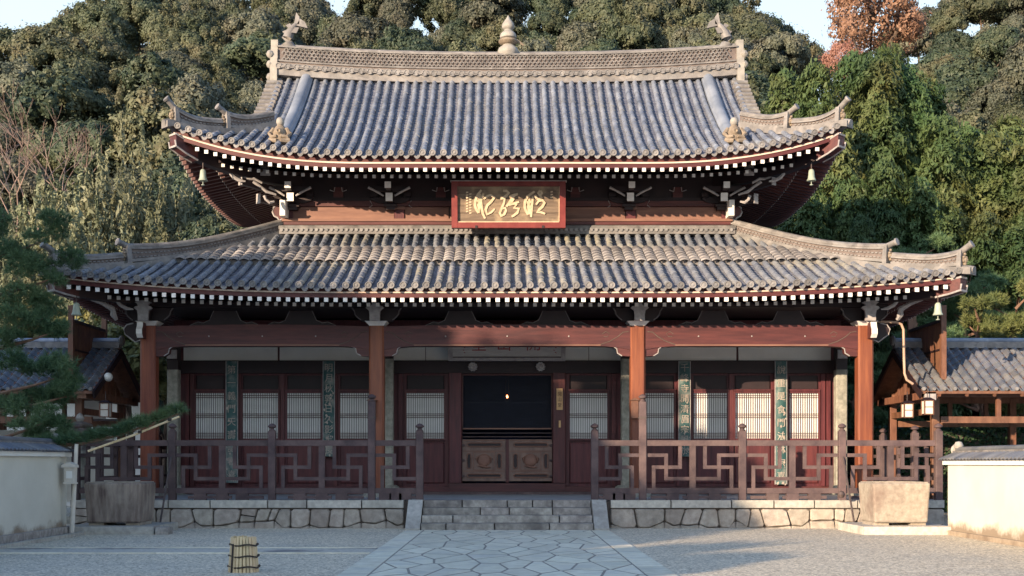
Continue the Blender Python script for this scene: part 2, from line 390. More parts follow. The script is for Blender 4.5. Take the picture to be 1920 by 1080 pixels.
# ------------------------------------------------------------------ ground, hill
def hill_z(x, y):
    d = max(0.0, y - 52)
    z = .572*d if d < 88 else 50.3 + .02*(d-88)
    z *= 1 - .00*abs(x)
    # dip of the skyline between the middle and the right hill, lower towards the far left
    z -= 9.0*math.exp(-((x-37)/7.5)**2) * min(1, d/88)
    z -= .34*max(0, -x-37) * min(1, d/88)
    z += 1.2*math.sin(x*.11+y*.05) * min(1, d/30)
    return z
g = MB(); g.grid([[(x, y, 0) for x in (-900, -60, -12, 12, 60, 900)] for y in (-400, -20, 0, 20, 40, 53)], flip=True)
struct('gravel_court', g, GRAVEL)
h = MB()
h.grid([[(x, y, hill_z(x, y) - (.4 if y < 53 else 0)) for x in np.linspace(-260, 260, 66)] for y in list(np.linspace(46, 150, 40)) + [200, 320, 600]], flip=True)
struct('hillside', h, SOIL)

# ------------------------------------------------------------------ polygon cells for stone
def clip(poly, px, py, nx, ny):
    out = []
    for i in range(len(poly)):
        a = poly[i]; b = poly[(i+1) % len(poly)]
        da = (a[0]-px)*nx + (a[1]-py)*ny; db = (b[0]-px)*nx + (b[1]-py)*ny
        if da <= 0: out.append(a)
        if (da < 0 < db) or (db < 0 < da):
            t = da/(da-db); out.append((a[0]+(b[0]-a[0])*t, a[1]+(b[1]-a[1])*t))
    return out
def cells(sites, x0, x1, y0, y1, gap):
    res = []
    for i, (sx, sy) in enumerate(sites):
        p = [(x0,y0),(x1,y0),(x1,y1),(x0,y1)]
        for j, (tx, ty) in enumerate(sites):
            if i == j: continue
            dx, dy = tx-sx, ty-sy; L = math.hypot(dx, dy)
            if L > 5 or L < 1e-6: continue
            mx, my = (sx+tx)/2 - dx/L*gap/2, (sy+ty)/2 - dy/L*gap/2
            p = clip(p, mx, my, dx/L, dy/L)
            if len(p) < 3: break
        if len(p) >= 3: res.append(p)
    return res

# ------------------------------------------------------------------ stone path
PX = 2.40
pth = MB(); pth.box(-PX, PX, 8, 28.98, -.1, .012)
path = struct('stone_path', pth, mat('path_mortar', (.20,.18,.155), (.30,.275,.24), scale=8, rough=.95, bump=.3)); ROOT[path.name] = (0,0,0)
for sgn in (-1, 1):
    y = 8.0
    while y < 28.9:
        L = random.uniform(1.1, 2.0); y2 = min(28.96, y+L)
        x0, x1 = (PX-.42, PX) if sgn > 0 else (-PX, -PX+.42)
        part('kerb_stone', MB().slab([(x0,y+.03),(x1,y+.03),(x1,y2-.03),(x0,y2-.03)], lambda a,b,d:(a,b,d), 0, .0155+random.uniform(0,.0022), .012), PAVE, path)
        y = y2
sites = []
y = 8.0; k = 0
while y < 29.3:
    step = random.uniform(.62, .85)
    x = -PX + .42 + random.uniform(.1,.5)
    while x < PX-.35:
        sites.append((x + random.uniform(-.10,.10), y + random.uniform(-.22,.22)))
        x += random.uniform(.62, 1.05)
    y += step
# extra close sites give the jigsaw corners of crazy paving
KY = .32
for p in cells([(a_, b_*KY) for a_, b_ in sites], -PX+.45, PX-.45, 8*KY, 28.96*KY, .036):
    part('paving_stone', MB().slab([(a_, b_/KY) for a_, b_ in p], lambda a,b,d:(a,b,d), 0, .0148+random.uniform(0,.0022), .008), PAVE, path)

# shallow drain channel with two kerb lines left of the path
ch = MB(); ch.box(-9.35, -PX-.02, 21.75, 22.95, -.05, .006)
chan = struct('drain_channel', ch, GRAVW); ROOT[chan.name] = (0,0,0)
for yy in (21.62, 22.95):
    x = -9.35
    while x < -PX-.1:
        x2 = min(-PX-.02, x+random.uniform(1.2,2.2))
        part('edging_stone', MB().box(x, x2-.012, yy, yy+.10, -.05, .022), PAVE, chan); x = x2

# ------------------------------------------------------------------ platform and stairs
PT = .69; PF = 30.0; PW = 10.7
plat = thing('stone_platform', 'low granite platform faced with irregular rubble stones under the temple hall', 'platform', (0, PF, 0))
part('core', MB().box(-PW+.05, PW-.05, PF+.08, 46.5, -.2, PT-.03), JOINT, plat)
fl = MB(); fl.box(-PW+.3, PW-.3, PF+.42, 46.4, PT-.1, PT-.004)
part('floor', fl, mat('porch_floor', (.24,.25,.27), (.38,.385,.39), scale=2.5, rough=.6, bump=.15), plat)
def side_stones(x0, x1):
    js = [(x0, x0, .10)]; x = x0
    while x < x1-.62:
        x += random.uniform(.38,.74)
        if x1-x < .34: break
        js.append((x+random.uniform(-.07,.07), x+random.uniform(-.08,.08), random.choice([random.uniform(.05,.12), random.uniform(.13,.20), .02])))
    js.append((x1, x1, .10))
    def stone(poly, g=.011):
        cx = sum(p[0] for p in poly)/len(poly); cz = sum(p[1] for p in poly)/len(poly); q = []
        for a_, b_ in poly:
            L = math.hypot(a_-cx, b_-cz)+1e-9; t = 1-g*1.25/L; q.append((cx+(a_-cx)*t, cz+(b_-cz)*t))
        # knock the corners off so no stone is a clean polygon
        r_ = []
        for i in range(len(q)):
            p0, p1, p2 = q[i-1], q[i], q[(i+1) % len(q)]
            k = random.uniform(.06,.16)
            r_.append((p1[0]+(p0[0]-p1[0])*k, p1[1]+(p0[1]-p1[1])*k)); r_.append((p1[0]+(p2[0]-p1[0])*k, p1[1]+(p2[1]-p1[1])*k))
        part('rubble_stone', MB().slab(r_, lambda p,q_,d:(p, d, q_), PF+.1, PF+random.uniform(-.045,.005), .028), RUBB, plat)
    for (t0,b0,z0),(t1,b1,z1) in zip(js, js[1:]):
        mz = min(z0,z1)-random.uniform(-.02,.05); mx = (b0+b1)/2+random.uniform(-.08,.08)
        if random.random() < .22 and t1-t0 > .4:
            h0, h1 = random.uniform(.24,.34), random.uniform(.24,.34)
            f0 = t0+(b0-t0)*(.485-h0)/(.485-z0); f1 = t1+(b1-t1)*(.485-h1)/(.485-z1)
            stone([(t0,.485),(t1,.485),(f1,h1),(f0,h0)]); stone([(f0,h0),(f1,h1),(b1,z1),(mx,max(-.02,mz)),(b0,z0)])
        elif random.random() < .25 and t1-t0 > .5:
            tm = (t0+t1)/2+random.uniform(-.1,.1)
            stone([(t0,.485),(tm,.485),(mx,max(-.02,mz)),(b0,z0)]); stone([(tm,.485),(t1,.485),(b1,z1),(mx,max(-.02,mz))])
        else: stone([(t0,.485),(t1,.485),(b1,z1),(mx,max(-.02,mz)),(b0,z0)])
        if True:
            stone([(b0,z0),(mx,max(.0,mz)),(b1,z1),(b1+.03,-.05),(b0-.03,-.05)])
    x = x0
    while x < x1-.05:
        x2 = x+random.uniform(.95,1.5)
        if x1-x2 < .5: x2 = x1
        part('cap_stone', MB().slab([(x+.006,.50),(x2-.006,.50),(x2-.006,PT),(x+.006,PT)], lambda a,b,d:(a,d,b), PF+.45, PF-.03+random.uniform(-.006,.006), .012), GRAN, plat); x = x2
side_stones(-PW, -2.52); side_stones(2.52, PW)
for sgn in (-1, 1):
    y = PF+.46
    while y < 46:
        y2 = y+random.uniform(1,1.6)
        part('cap_stone', MB().slab([(y+.006,.50),(y2-.006,.50),(y2-.006,PT),(y+.006,PT)], lambda a,b,d:(d,a,b), sgn*(PW-.4), sgn*(PW+.02), .012), GRAN, plat); y = y2
st = thing('stone_stairs', 'four grey stone steps between two sloping cheek slabs at the hall front', 'stairs', (0, 29.5, 0))
part('core', MB().prism_yz([(29.1,-.1),(29.1,.1),(29.4,.1),(29.4,.28),(29.75,.28),(29.75,.45),(PF+.1,.45),(PF+.1,-.1)], -2.04, 2.04), JOINT, st)
cuts = [[-2.05,-1.1,.0,.62,1.1,2.05], [-2.05,-.65,.05,1.1,2.05], [-2.05,-1.3,1.25,2.05], [-2.05,-1.45,-.3,1.0,2.05]]
rz = [(.515,.69,PF-.02,PF+.45),(.345,.512,29.66,PF+.0),(.172,.342,29.33,29.7),(0,.169,29.0,29.37)]
for (z0,z1,y0,y1), cs in zip(rz, cuts):
    for a, b in zip(cs, cs[1:]):
        part('step_stone', MB().slab([(a+.005,z0),(b-.005,z0),(b-.005,z1),(a+.005,z1)], lambda p,q,d:(p,d,q), y1, y0+random.uniform(-.006,.006), .012), GRAND, st)
for sgn in (-1,1):
    a, b = sorted((sgn*2.06, sgn*2.41))
    part('cheek_slab', MB().prism_yz([(28.94,-.1),(28.94,.05),(29.05,.12),(29.92,.70),(PF+.46,.70),(PF+.46,-.1)], a, b), GRAN, st)

# ------------------------------------------------------------------ the temple hall: roofs
hall = thing('temple_hall', 'two-storeyed wooden temple hall with curved grey tile roofs and white rafter ends', 'temple hall', (0, 38.7, PT))
CY = 38.7
class Roof: pass
def mkroof(name, tip, Ye, D, z0, H, pa, Rl, Wl, pl, Df, sp):
    r = Roof(); r.name=name; r.tip=tip; r.Ye=Ye; r.D=D; r.z0=z0; r.H=H; r.Ls=CY-Ye; r.sp=sp
    r.lift = lambda c: Rl*max(0.0, (Wl-max(c,0))/Wl)**pl
    r.fade = lambda v: max(0.0, 1-max(v,0)/Df)**1.3
    r.z = lambda c, v: z0 + H*(pa*(v/D) + (1-pa)*(v/D)*abs(v/D)) + r.lift(c)*r.fade(v)
    r.half = lambda s: tip if s in (0,1) else r.Ls
    def mp(s, u, v, z):
        if s == 0: return (u, Ye+v, z)
        if s == 1: return (u, 2*CY-Ye-v, z)
        if s == 2: return (-tip+v, CY+u, z)
        return (tip-v, CY+u, z)
    r.map = mp
    return r
UP = mkroof('upper_roof', 9.12, 33.1, 5.6, 9.96, 3.79, .70, .81, 5.49, 2.5, 4.2, .286)
LO = mkroof('lower_roof', 11.6, 30.9, 5.0, 6.07, 2.21, .80, .39, 7.8, 2.3, 4.6, .291)
XG = 7.25      # gable verge of the upper roof
def vend(r, s, u):
    c = r.half(s) - abs(u)
    if r is UP:
        if s in (0,1): return r.D if abs(u) <= XG else max(0, c)
        return max(0, min(c, 1.95))
    return max(0, min(c, r.D))

def deck(r):
    """boards under the tiles, fascia, soffit on four sides"""
    mb = MB(); so = MB(); fa = MB(); lip = MB(); dk = MB()
    for s in range(4):
        Hf = r.half(s)
        segs = [(-Hf, -XG), (-XG, XG), (XG, Hf)] if (r is UP and s in (0,1)) else [(-Hf, Hf)]
        for a, b in segs:
            us = np.linspace(a+(.001 if a > -Hf else 0), b-(.001 if b < Hf else 0), max(8, int((b-a)/.35)))
            P = [[r.map(s, u, v*vend(r,s,u), r.z(Hf-abs(u), v*vend(r,s,u)) - .09) for v in np.linspace(0,1,9)] for u in us]
            mb.grid(P)
        us = np.linspace(-Hf, Hf, 90)
        def zz(u, v, dz, sl, v0): 
            c = Hf-abs(u); return r.z0 + dz + sl*(v-v0) + r.lift(c)*r.fade(v)
        def vv(u, v): return min(v, max(.0, Hf-abs(u)))
        wl = 3.0 if r is UP else 5.3
        # soffit boards above the two tiers of rafters
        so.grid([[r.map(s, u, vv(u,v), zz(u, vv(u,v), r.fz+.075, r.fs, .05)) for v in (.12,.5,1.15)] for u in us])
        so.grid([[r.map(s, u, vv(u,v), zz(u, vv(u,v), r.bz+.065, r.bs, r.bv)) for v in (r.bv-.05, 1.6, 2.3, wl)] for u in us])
        # board between deck edge and fascia
        us = [u for u in np.linspace(-Hf, Hf, 90)]
        def strip(m, v0, v1, za, zb):
            ru = [(u, Hf-abs(u)) for u in us]
            lo0 = [r.map(s,u*(Hf-v0)/Hf,v0,r.z0+za+r.lift(c)) for u,c in ru]; hi0 = [r.map(s,u*(Hf-v0)/Hf,v0,r.z0+zb+r.lift(c)) for u,c in ru]
            lo1 = [r.map(s,u*(Hf-v1)/Hf,v1,r.z0+za+r.lift(c)) for u,c in ru]; hi1 = [r.map(s,u*(Hf-v1)/Hf,v1,r.z0+zb+r.lift(c)) for u,c in ru]
            m.grid([[lo1[i],lo0[i],hi0[i],hi1[i],lo1[i]] for i in range(len(us))])
        strip(dk, .14, .40, r.f[0], -.05)
        strip(lip, .09, .30, r.f[1], r.f[0]-.003)
        strip(fa, .12, .34, r.f[2], r.f[1]-.003)
    o = part(r.name, mb, PAN, hall); r.obj = o
    part('soffit_boards', so, DARKW, o); part('fascia_board', fa, FASC, o); part('edge_board', lip, LIPW, o); part('eave_board', dk, FASC, o)
UP.fz, UP.fs, UP.bz, UP.bs, UP.bv = -.435, .22, -.405, .30, .95
UP.f = (-.215, -.262, -.372)
LO.fz, LO.fs, LO.bz, LO.bs, LO.bv = -.355, .17, -.355, .26, .98
LO.f = (-.14, -.178, -.288)
deck(UP); deck(LO)

# unit tiles
def half_tile_mesh(m):
    mb = MB(); n = 6
    a0 = [(math.cos(PI*k/n)*.083, math.sin(PI*k/n)*.083) for k in range(n+1)]
    a1 = [(math.cos(PI*k/n)*.070, math.sin(PI*k/n)*.070) for k in range(n+1)]
    ai = [(math.cos(PI*k/n)*.062, math.sin(PI*k/n)*.062) for k in range(n+1)]
    vs = [(x,0,z) for x,z in a0] + [(x,1.04,z) for x,z in a1] + [(x,0,z) for x,z in ai]
    fs = [(k,k+1,n+2+k,n+1+k) for k in range(n)] + [(k,2*n+2+k,2*n+3+k,k+1) for k in range(n)]
    mb.add(vs, fs)
    return mb.mesh('round_tile', m, smooth=False)
TU, TL = half_tile_mesh(TILE), half_tile_mesh(TILE_SUN)
for me in (TU, TL):
    me.polygons.foreach_set('use_smooth', [True]*len(me.polygons)); me.set_sharp_from_angle(angle=R(50))
dm = MB(); dm.lathe([(.055,.03),(.086,.03),(.090,.0),(.086,-.035),(.066,-.035),(.062,-.018),(.034,-.018),(.030,-.032),(.0,-.034)], n=14, axis='y')
DM = dm.mesh('eave_disc', DISC); recalc(DM)
pm = MB(); n = 6; w = .29-.12
top = [(-w/2+w*k/n, -.055*(1-(2*k/n-1)**2)) for k in range(n+1)]
vs = [(x,-.02,z) for x,z in top] + [(x,-.02,z-.055-.02*(1-(2*i/n-1)**2)) for i,(x,z) in enumerate(top)] + [(x,.25,z+.07) for x,z in top]
pm.add(vs, [(k,k+1,n+2+k,n+1+k) for k in range(n)] + [(k+1,k,2*n+2+k,2*n+3+k) for k in range(n)])
PM = pm.mesh('eave_pan', DISC); recalc(PM)

def prow(r, u, s=0, v0=-.03, v1=None, step=.30):
    c = r.half(s)-abs(u); ve = vend(r,s,u) if v1 is None else min(v1, vend(r,s,u))
    pts = []; v = v0
    while v < ve-.02:
        pts.append(v); v += step*.92
    pts.append(ve)
    if len(pts) > 1 and pts[-1]-pts[-2] < .08: pts.pop(-2)
    return c, pts

def tiles(r, tm, gapv=None):
    mb_all = MB(); pan = MB()
    nrow = int((r.tip-.12)/r.sp)
    us = [k*r.sp for k in range(-nrow, nrow+1)]
    def half_tube(m, p0, p1, lat, ra=.083, rb=.070, n=5):
        p0 = Vector(p0); p1 = Vector(p1); d = (p1-p0).normalized(); l = Vector(lat); up = l.cross(d)
        if up.z < 0: up = -up
        b = len(m.v); p1 = p1 + d*.015
        for p, rr in ((p0,ra),(p1,rb)):
            for k in range(n+1):
                a = PI*k/n; m.v.append(tuple(p + l*(math.cos(a)*rr) + up*(math.sin(a)*rr)))
        for k in range(n): m.f.append([b+k,b+k+1,b+n+2+k,b+n+1+k]); m.m.append(m.mi)
        m.f.append([b+k for k in range(n+1)]); m.m.append(m.mi)
    for s in (0,2,3,1):
        lat = (1,0,0) if s < 2 else (0,1,0)
        uu = us if s < 2 else [k*r.sp for k in range(-int((r.Ls-.12)/r.sp), int((r.Ls-.12)/r.sp)+1)]
        for u in uu:
            c, vs_ = prow(r, u, s)
            if len(vs_) < 2: vs_ = [-.03, max(.12, vend(r,s,u))]
            for i,(a,b) in enumerate(zip(vs_, vs_[1:])):
                if gapv and s == 0:
                    if b > gapv[0] and a < gapv[1]:
                        if a < gapv[0] - .1: b = gapv[0]
                        elif b > gapv[1] + .1: a = gapv[1]
                        else: continue
                za, zb = r.z(c,a), r.z(c,b)
                if gapv and s == 0 and a >= gapv[1]-.01: za += .05; zb += .05
                uj = u + .010*math.sin(u*7.3+a*1.1) + .004*math.sin(u*31+a*2.7); p0 = r.map(s,uj,a,za-.015); p1 = r.map(s,uj,b,zb-.015)
                if s == 0 and i < 2:
                    L = math.dist(p0,p1)
                    put('round_tile', tm, r.obj, (p0[0]+random.uniform(-.006,.006), p0[1], p0[2]+random.uniform(-.005,.006)), (math.atan2(p1[2]-p0[2], p1[1]-p0[1]),0,0), (1,L,1))
                else:
                    jl = Vector(lat)*random.uniform(-.007,.007) + Vector((0,0,random.uniform(-.004,.005)))
                    half_tube(mb_all, Vector(p0)+jl, Vector(p1)+jl, lat, ra=.083+random.uniform(-.003,.003), n=5 if s == 0 else 3)
            if s == 0:
                put('eave_tile', DM, r.obj, r.map(s,u+.010*math.sin(u*7.3)+random.uniform(-.006,.006),-.05,r.z(c,0)+random.uniform(-.006,.006)), (random.uniform(-.05,.05),0,random.uniform(-.06,.06)), (1,1,1))
        # pan tiles
        for a, b in zip(uu, uu[1:]):
            um = (a+b)/2; c = r.half(s)-abs(um)
            v = 0.0; ve = vend(r,s,um); st = .17 if s == 0 else .4
            while v < ve-.03:
                v2 = min(ve, v+st)
                if not (gapv and s == 0 and v2 > gapv[0]+.05 and v < gapv[1]-.05):
                    z0 = r.z(c,v); z1 = r.z(c,v2)
                    q = [r.map(s,a,v,z0-.02), r.map(s,um,v,z0-.05), r.map(s,b,v,z0-.02), r.map(s,a,v2,z1-.045), r.map(s,um,v2,z1-.075), r.map(s,b,v2,z1-.045), r.map(s,a,v,z0-.06), r.map(s,um,v,z0-.085), r.map(s,b,v,z0-.06)]
                    pan.add(q, [(0,1,4,3),(1,2,5,4),(6,7,1,0),(7,8,2,1)])
                v = v2
            if s == 0:
                za = r.z(r.half(s)-abs(a),0); zb = r.z(r.half(s)-abs(b),0)
                put('eave_pan_tile', PM, r.obj, r.map(s,um,-.02,(za+zb)/2-.035), (0,-math.atan2(zb-za, b-a),0))
    me = part('round_tile_field', mb_all, TILE if r is UP else TILE_SUN, r.obj, kind='stuff', fix=False)
    me.data.polygons.foreach_set('use_smooth', [True]*len(me.data.polygons)); me.data.set_sharp_from_angle(angle=R(60))
    part('pan_tile_field', pan, PAN, r.obj, kind='stuff', fix=True)
tiles(UP, TU)
tiles(LO, TL, gapv=(2.42, 3.72))

# stepped band of overlapping tiles across the lower roof
def band(r, v0, v1):
    nrow = int((r.tip-.12)/r.sp); cnt = 0
    for k in range(-nrow, nrow):
        u0, u1 = k*r.sp, (k+1)*r.sp; um = (u0+u1)/2; c = r.half(0)-abs(um); ve = vend(r,0,um)
        if ve < v0+.25: continue
        mb = MB(); vtop = min(v1, ve); nl = 5; N = 6
        for j in range(nl):
            va = v0 + (vtop-v0)*j/nl - .10; vb = v0 + (vtop-v0)*(j+1)/nl
            za = r.z(c,va)+.125-.012*j; zb = r.z(c,vb)+.055
            ring = []
            for v, z in ((va,za),(vb,zb)):
                ring.append([(u0+.008+(r.sp-.016)*i/N, r.Ye+v-.035*math.sin(PI*i/N), z+.045*math.sin(PI*i/N)) for i in range(N+1)])
            low = [(x,y,z-.05) for x,y,z in ring[0]]
            mb.grid([low, ring[0], ring[1]])
        if vtop-v0 > .3:
            c2 = r.half(0)-abs(um)
            za = r.z(c2,v0-.08)
            mb.add([(u0,r.Ye+v0+.05,za-.1),(u1,r.Ye+v0+.05,za-.1),(u1,r.Ye+v0+.05,za+.1),(u0,r.Ye+v0+.05,za+.1)],[(0,1,2,3)])
        part('band_tile', mb, BAND, r.obj)
band(LO, 2.42, 3.72)

# ridges -----------------------------------------------------------
def hip_path(r, sx, sy, c0, c1, n=22):
    P = []
    for i in range(n+1):
        c = c0 + (c1-c0)*i/n
        y = r.Ye + c if sy < 0 else 2*CY - r.Ye - c
        P.append(Vector((sx*(r.tip-c), y, r.z(c, c))))
    return P
def corner_ridge(r, sx, sy, c0, cm, sc=1.0):
    full = hip_path(r, sx, sy, c0, -.10)
    rp = part('hip_ridge', MB().sweep(full, [(-.17*sc,-.1),(.17*sc,-.1),(.17*sc,.07),(-.17*sc,.07)]), RIDGE, hall)
    for (a, b, h) in ((c0, cm, .40*sc), (cm-.12, .12, .33*sc)):
        pp = hip_path(r, sx, sy, a, b, 26)
        Lc = [0]
        for i in range(1, len(pp)): Lc.append(Lc[-1]+(pp[i]-pp[i-1]).length)
        up = [.15*sc*max(0,(l/Lc[-1]-.45)/.55)**2 for l in Lc]
        q = [p + Vector((0,0,u*.35)) for p,u in zip(pp,up)]
        q2 = [p + Vector((0,0,u)) for p,u in zip(pp,up)]
        part('ridge_course', MB().sweep(q, [(-.14*sc,.05),(.14*sc,.05),(.14*sc,.13*sc),(-.14*sc,.13*sc)]), RIDGE, rp)
        core = MB()
        nn = len(q)
        d = [(q[min(i+1,nn-1)]-q[max(i-1,0)]).normalized() for i in range(nn)]
        rr = [Vector((v.y,-v.x,0)).normalized() for v in d]
        P = []
        for i in range(nn):
            zt = h-.10*sc + up[i]*.65
            P.append([q[i]-rr[i]*.085*sc+Vector((0,0,.12*sc)), q[i]+rr[i]*.085*sc+Vector((0,0,.12*sc)), q[i]+rr[i]*.085*sc+Vector((0,0,zt)), q[i]-rr[i]*.085*sc+Vector((0,0,zt)), q[i]-rr[i]*.085*sc+Vector((0,0,.12*sc))])
        core.grid(P); part('hollow_course', core, RIDGED, rp)
        # small relief tiles along the hollow course
        rel = MB(); L = .08
        while L < Lc[-1]:
            i = max(j for j in range(nn) if Lc[j] <= L); i = min(i, nn-2); t = (L-Lc[i])/(Lc[i+1]-Lc[i]+1e-9)
            p = q[i].lerp(q[i+1], t); zt = h-.10*sc+(up[i])*.65
            for sg in (-1,1):
                for row in (0.24, .7):
                    cc = p + rr[i]*(.09*sc*sg) + Vector((0,0,.12*sc+(zt-.12*sc)*row)) + d[i]*(.05 if row > .5 else 0)
                    rel.beam(cc-d[i]*.036+Vector((0,0,-.012)), cc+d[i]*.036+Vector((0,0,-.012)), .045, .03)
            L += .115
        part('relief_tiles', rel, RIDGE, rp, kind='stuff')
        part('ridge_course', MB().sweep([p+Vector((0,0,h-.10*sc)) for p in q2], [(-.14*sc,0),(.14*sc,0),(.14*sc,.045*sc),(-.14*sc,.045*sc)]), RIDGE, rp)
        e = (q2[-1]-q2[-4]).normalized()
        tail = [p+Vector((0,0,h-.02*sc)) for p in q2] + [q2[-1]+Vector((0,0,h-.0))+Vector((e.x*.14,e.y*.14,.05+e.z*.14)), q2[-1]+Vector((0,0,h+.0))+Vector((e.x*.27,e.y*.27,.10+e.z*.27))]
        part('cap_tiles', MB().tube(tail, [.085*sc]*(len(tail)-2)+[.08*sc,.082*sc], n=9), RIDGE, rp, smooth=True)
        tp = Vector(tail[-1]); ed = (Vector(tail[-1])-Vector(tail[-2])).normalized()
        part('end_disc', MB().tube([tp-ed*.02, tp+ed*.03], .10*sc, n=14), DISC, rp)
        # upright end tile
        b0 = q[-1]; lat = rr[-1]; dd = Vector((d[-1].x,d[-1].y,0)).normalized()
        eb = MB(); hh = h + up[-1]*.8
        for (w0,z0_,w1,z1_,t0,t1) in ((.17,.0,.15,hh*.55,-.06,.06),(.15,hh*.55,.12,hh*.98,-.055,.055)):
            eb.hexa([b0-lat*w0*sc+dd*t0+Vector((0,0,z0_)), b0+lat*w0*sc+dd*t0+Vector((0,0,z0_)), b0+lat*w0*sc+dd*t1+Vector((0,0,z0_)), b0-lat*w0*sc+dd*t1+Vector((0,0,z0_)),
                     b0-lat*w1*sc+dd*t0+Vector((0,0,z1_)), b0+lat*w1*sc+dd*t0+Vector((0,0,z1_)), b0+lat*w1*sc+dd*t1+Vector((0,0,z1_)), b0-lat*w1*sc+dd*t1+Vector((0,0,z1_))])
        part('end_tile', eb, RIDGE, rp)
        fc = MB()   # grimacing face relief on the end tile
        c_ = b0 + dd*.10 + Vector((0,0,hh*.42))
        for (la, zz_, rad) in ((0,.0,.085),(-.06,.07,.04),(.06,.07,.04),(0,-.09,.05),(-.07,-.03,.035),(.07,-.03,.035),(0,.15,.04)):
            fc.lathe([(0,-rad),(rad*.7,-rad*.7),(rad,0),(rad*.7,rad*.7),(0,rad)], c_+lat*la*sc+Vector((0,0,zz_*sc)), n=8)
        part('demon_face', fc, STAT, rp, smooth=True)
    # corner eave disc
    ct = hip_path(r, sx, sy, .3, -.12, 4)
    part('corner_tile', MB().tube([p+Vector((0,0,.03)) for p in ct], .095, n=10), DISC, rp, smooth=True)
for sx in (-1,1):
    for sy in (-1,1):
        corner_ridge(UP, sx, sy, 2.35, 1.25, .95)
        corner_ridge(LO, sx, sy, 5.0, 1.55, 1.0)

# band at the head of the lower roof
hb = MB(); zt = LO.z(9, 5.0)
for k,(w_,a,b) in enumerate(((.30,-.03,.07),(.25,.07,.10),(.28,.10,.16))):
    hb.box(-6.62,6.62,35.9-w_,35.99,zt+a,zt+b)
hb.tube([(-6.65,35.72,zt+.17),(6.65,35.72,zt+.17)], .075, n=8)
hd = part('head_course', hb, RIDGE, hall)
hh = MB()
x = -6.55
while x < 6.55:
    hh.lathe([(.05,.0),(.05,-.03),(0,-.03)], (x,35.60,zt+.085), n=8, axis='y'); x += .145
part('head_disc_row', hh, DISC, hd, kind='stuff')
for sx in (-1,1):
    part('side_head_course', MB().box(min(sx*6.6,sx*6.9),max(sx*6.6,sx*6.9),35.9,41.5,zt-.03,zt+.2), RIDGE, hall)

# main ridge
zr = UP.z(9, 5.6)      # 13.75
def rz_(x): return .26*abs(x/7.2)**2.4
xs = list(np.linspace(-7.22, 7.22, 41))
def rsweep(w, a, b): return MB().sweep([(x, CY, zr+rz_(x)) for x in xs], [(-w,a),(w,a),(w,b),(-w,b)])
mr_ = part('main_ridge', rsweep(.30,-.25,.06), RIDGE, hall)
for (w,a,b,m) in ((.27,.06,.13,RIDGE),(.22,.13,.19,RIDGED),(.26,.19,.24,RIDGE),(.17,.24,.64,RIDGED),(.25,.64,.69,RIDGE)):
    part('ridge_course', rsweep(w,a,b), m, mr_)
part('cap_tiles', MB().tube([(x,CY,zr+rz_(x)+.72) for x in xs], .10, n=10), RIDGE, mr_, smooth=True)
# open scale pattern of small curved tiles on both faces
sc_ = MB(); nx = 104
for row in range(4):
    for i in range(nx):
        x = -7.0 + 14.0*(i+.5*(row % 2))/nx; zc = zr+rz_(x)+.245+row*.10
        for yy in (-.185, .185):
            pts = [(x+.066*math.cos(PI*k/5), zc+.082*math.sin(PI*k/5)) for k in range(6)]
            for (x0_,z0_),(x1_,z1_) in zip(pts, pts[1:]):
                y0_ = CY+yy
                dx,dz = x1_-x0_, z1_-z0_; l = math.hypot(dx,dz); ox,oz = -dz/l*.016, dx/l*.016
                yf = y0_+(-.035 if yy < 0 else .035)
                sc_.add([(x0_-ox,yf,z0_-oz),(x1_-ox,yf,z1_-oz),(x1_+ox,yf,z1_+oz),(x0_+ox,yf,z0_+oz),(x0_+ox,y0_,z0_+oz),(x1_+ox,y0_,z1_+oz)],[(0,1,2,3),(3,2,5,4)])
part('scale_tiles', sc_, RIDGE, mr_, kind='stuff', fix=False)
DR = MB().lathe([(.06,.05),(.095,.05),(.10,.0),(.095,-.03),(.07,-.03),(.065,-.01),(0,-.012)], n=14, axis='y').mesh('ridge_disc', DISC)
recalc(DR)
k = -25
while k <= 25:
    x = k*UP.sp
    put('ridge_disc_tile', DR, mr_, (x, CY-.34, zr+rz_(x)+.02)); k += 1
hx = MB()
for k in range(-25,25):
    x = (k+.5)*UP.sp
    hx.box(x-.10,x+.10,CY-.37,CY-.30,zr+rz_(x)-.03,zr+rz_(x)+.005)
    hx.box(x-.10,x+.10,CY-.36,CY-.30,zr+rz_(x)+.02,zr+rz_(x)+.05)
part('ridge_foot_tiles', hx, RIDGE, mr_, kind='stuff')
for sx in (-1,1):
    e = MB(); a,b = sorted((sx*7.2, sx*7.42))
    z_ = zr+.26
    e.box(a,b,CY-.36,CY+.36,z_-.55,z_-.05); e.box(a,b,CY-.30,CY+.30,z_-.05,z_+.28); e.box(a,b,CY-.24,CY+.24,z_+.28,z_+.58); e.box(a,b,CY-.19,CY+.19,z_+.58,z_+.88)
    et = part('ridge_end_tile', e, STATP, mr_)
    kn = MB()
    for zz_ in (-.3,.1,.42): kn.lathe([(0,-.14),(.09,-.09),(.13,0),(.09,.09),(0,.14)], (sx*7.44, CY-.2, z_+zz_), n=8)
    part('end_tile_relief', kn, STATP, et, smooth=True)
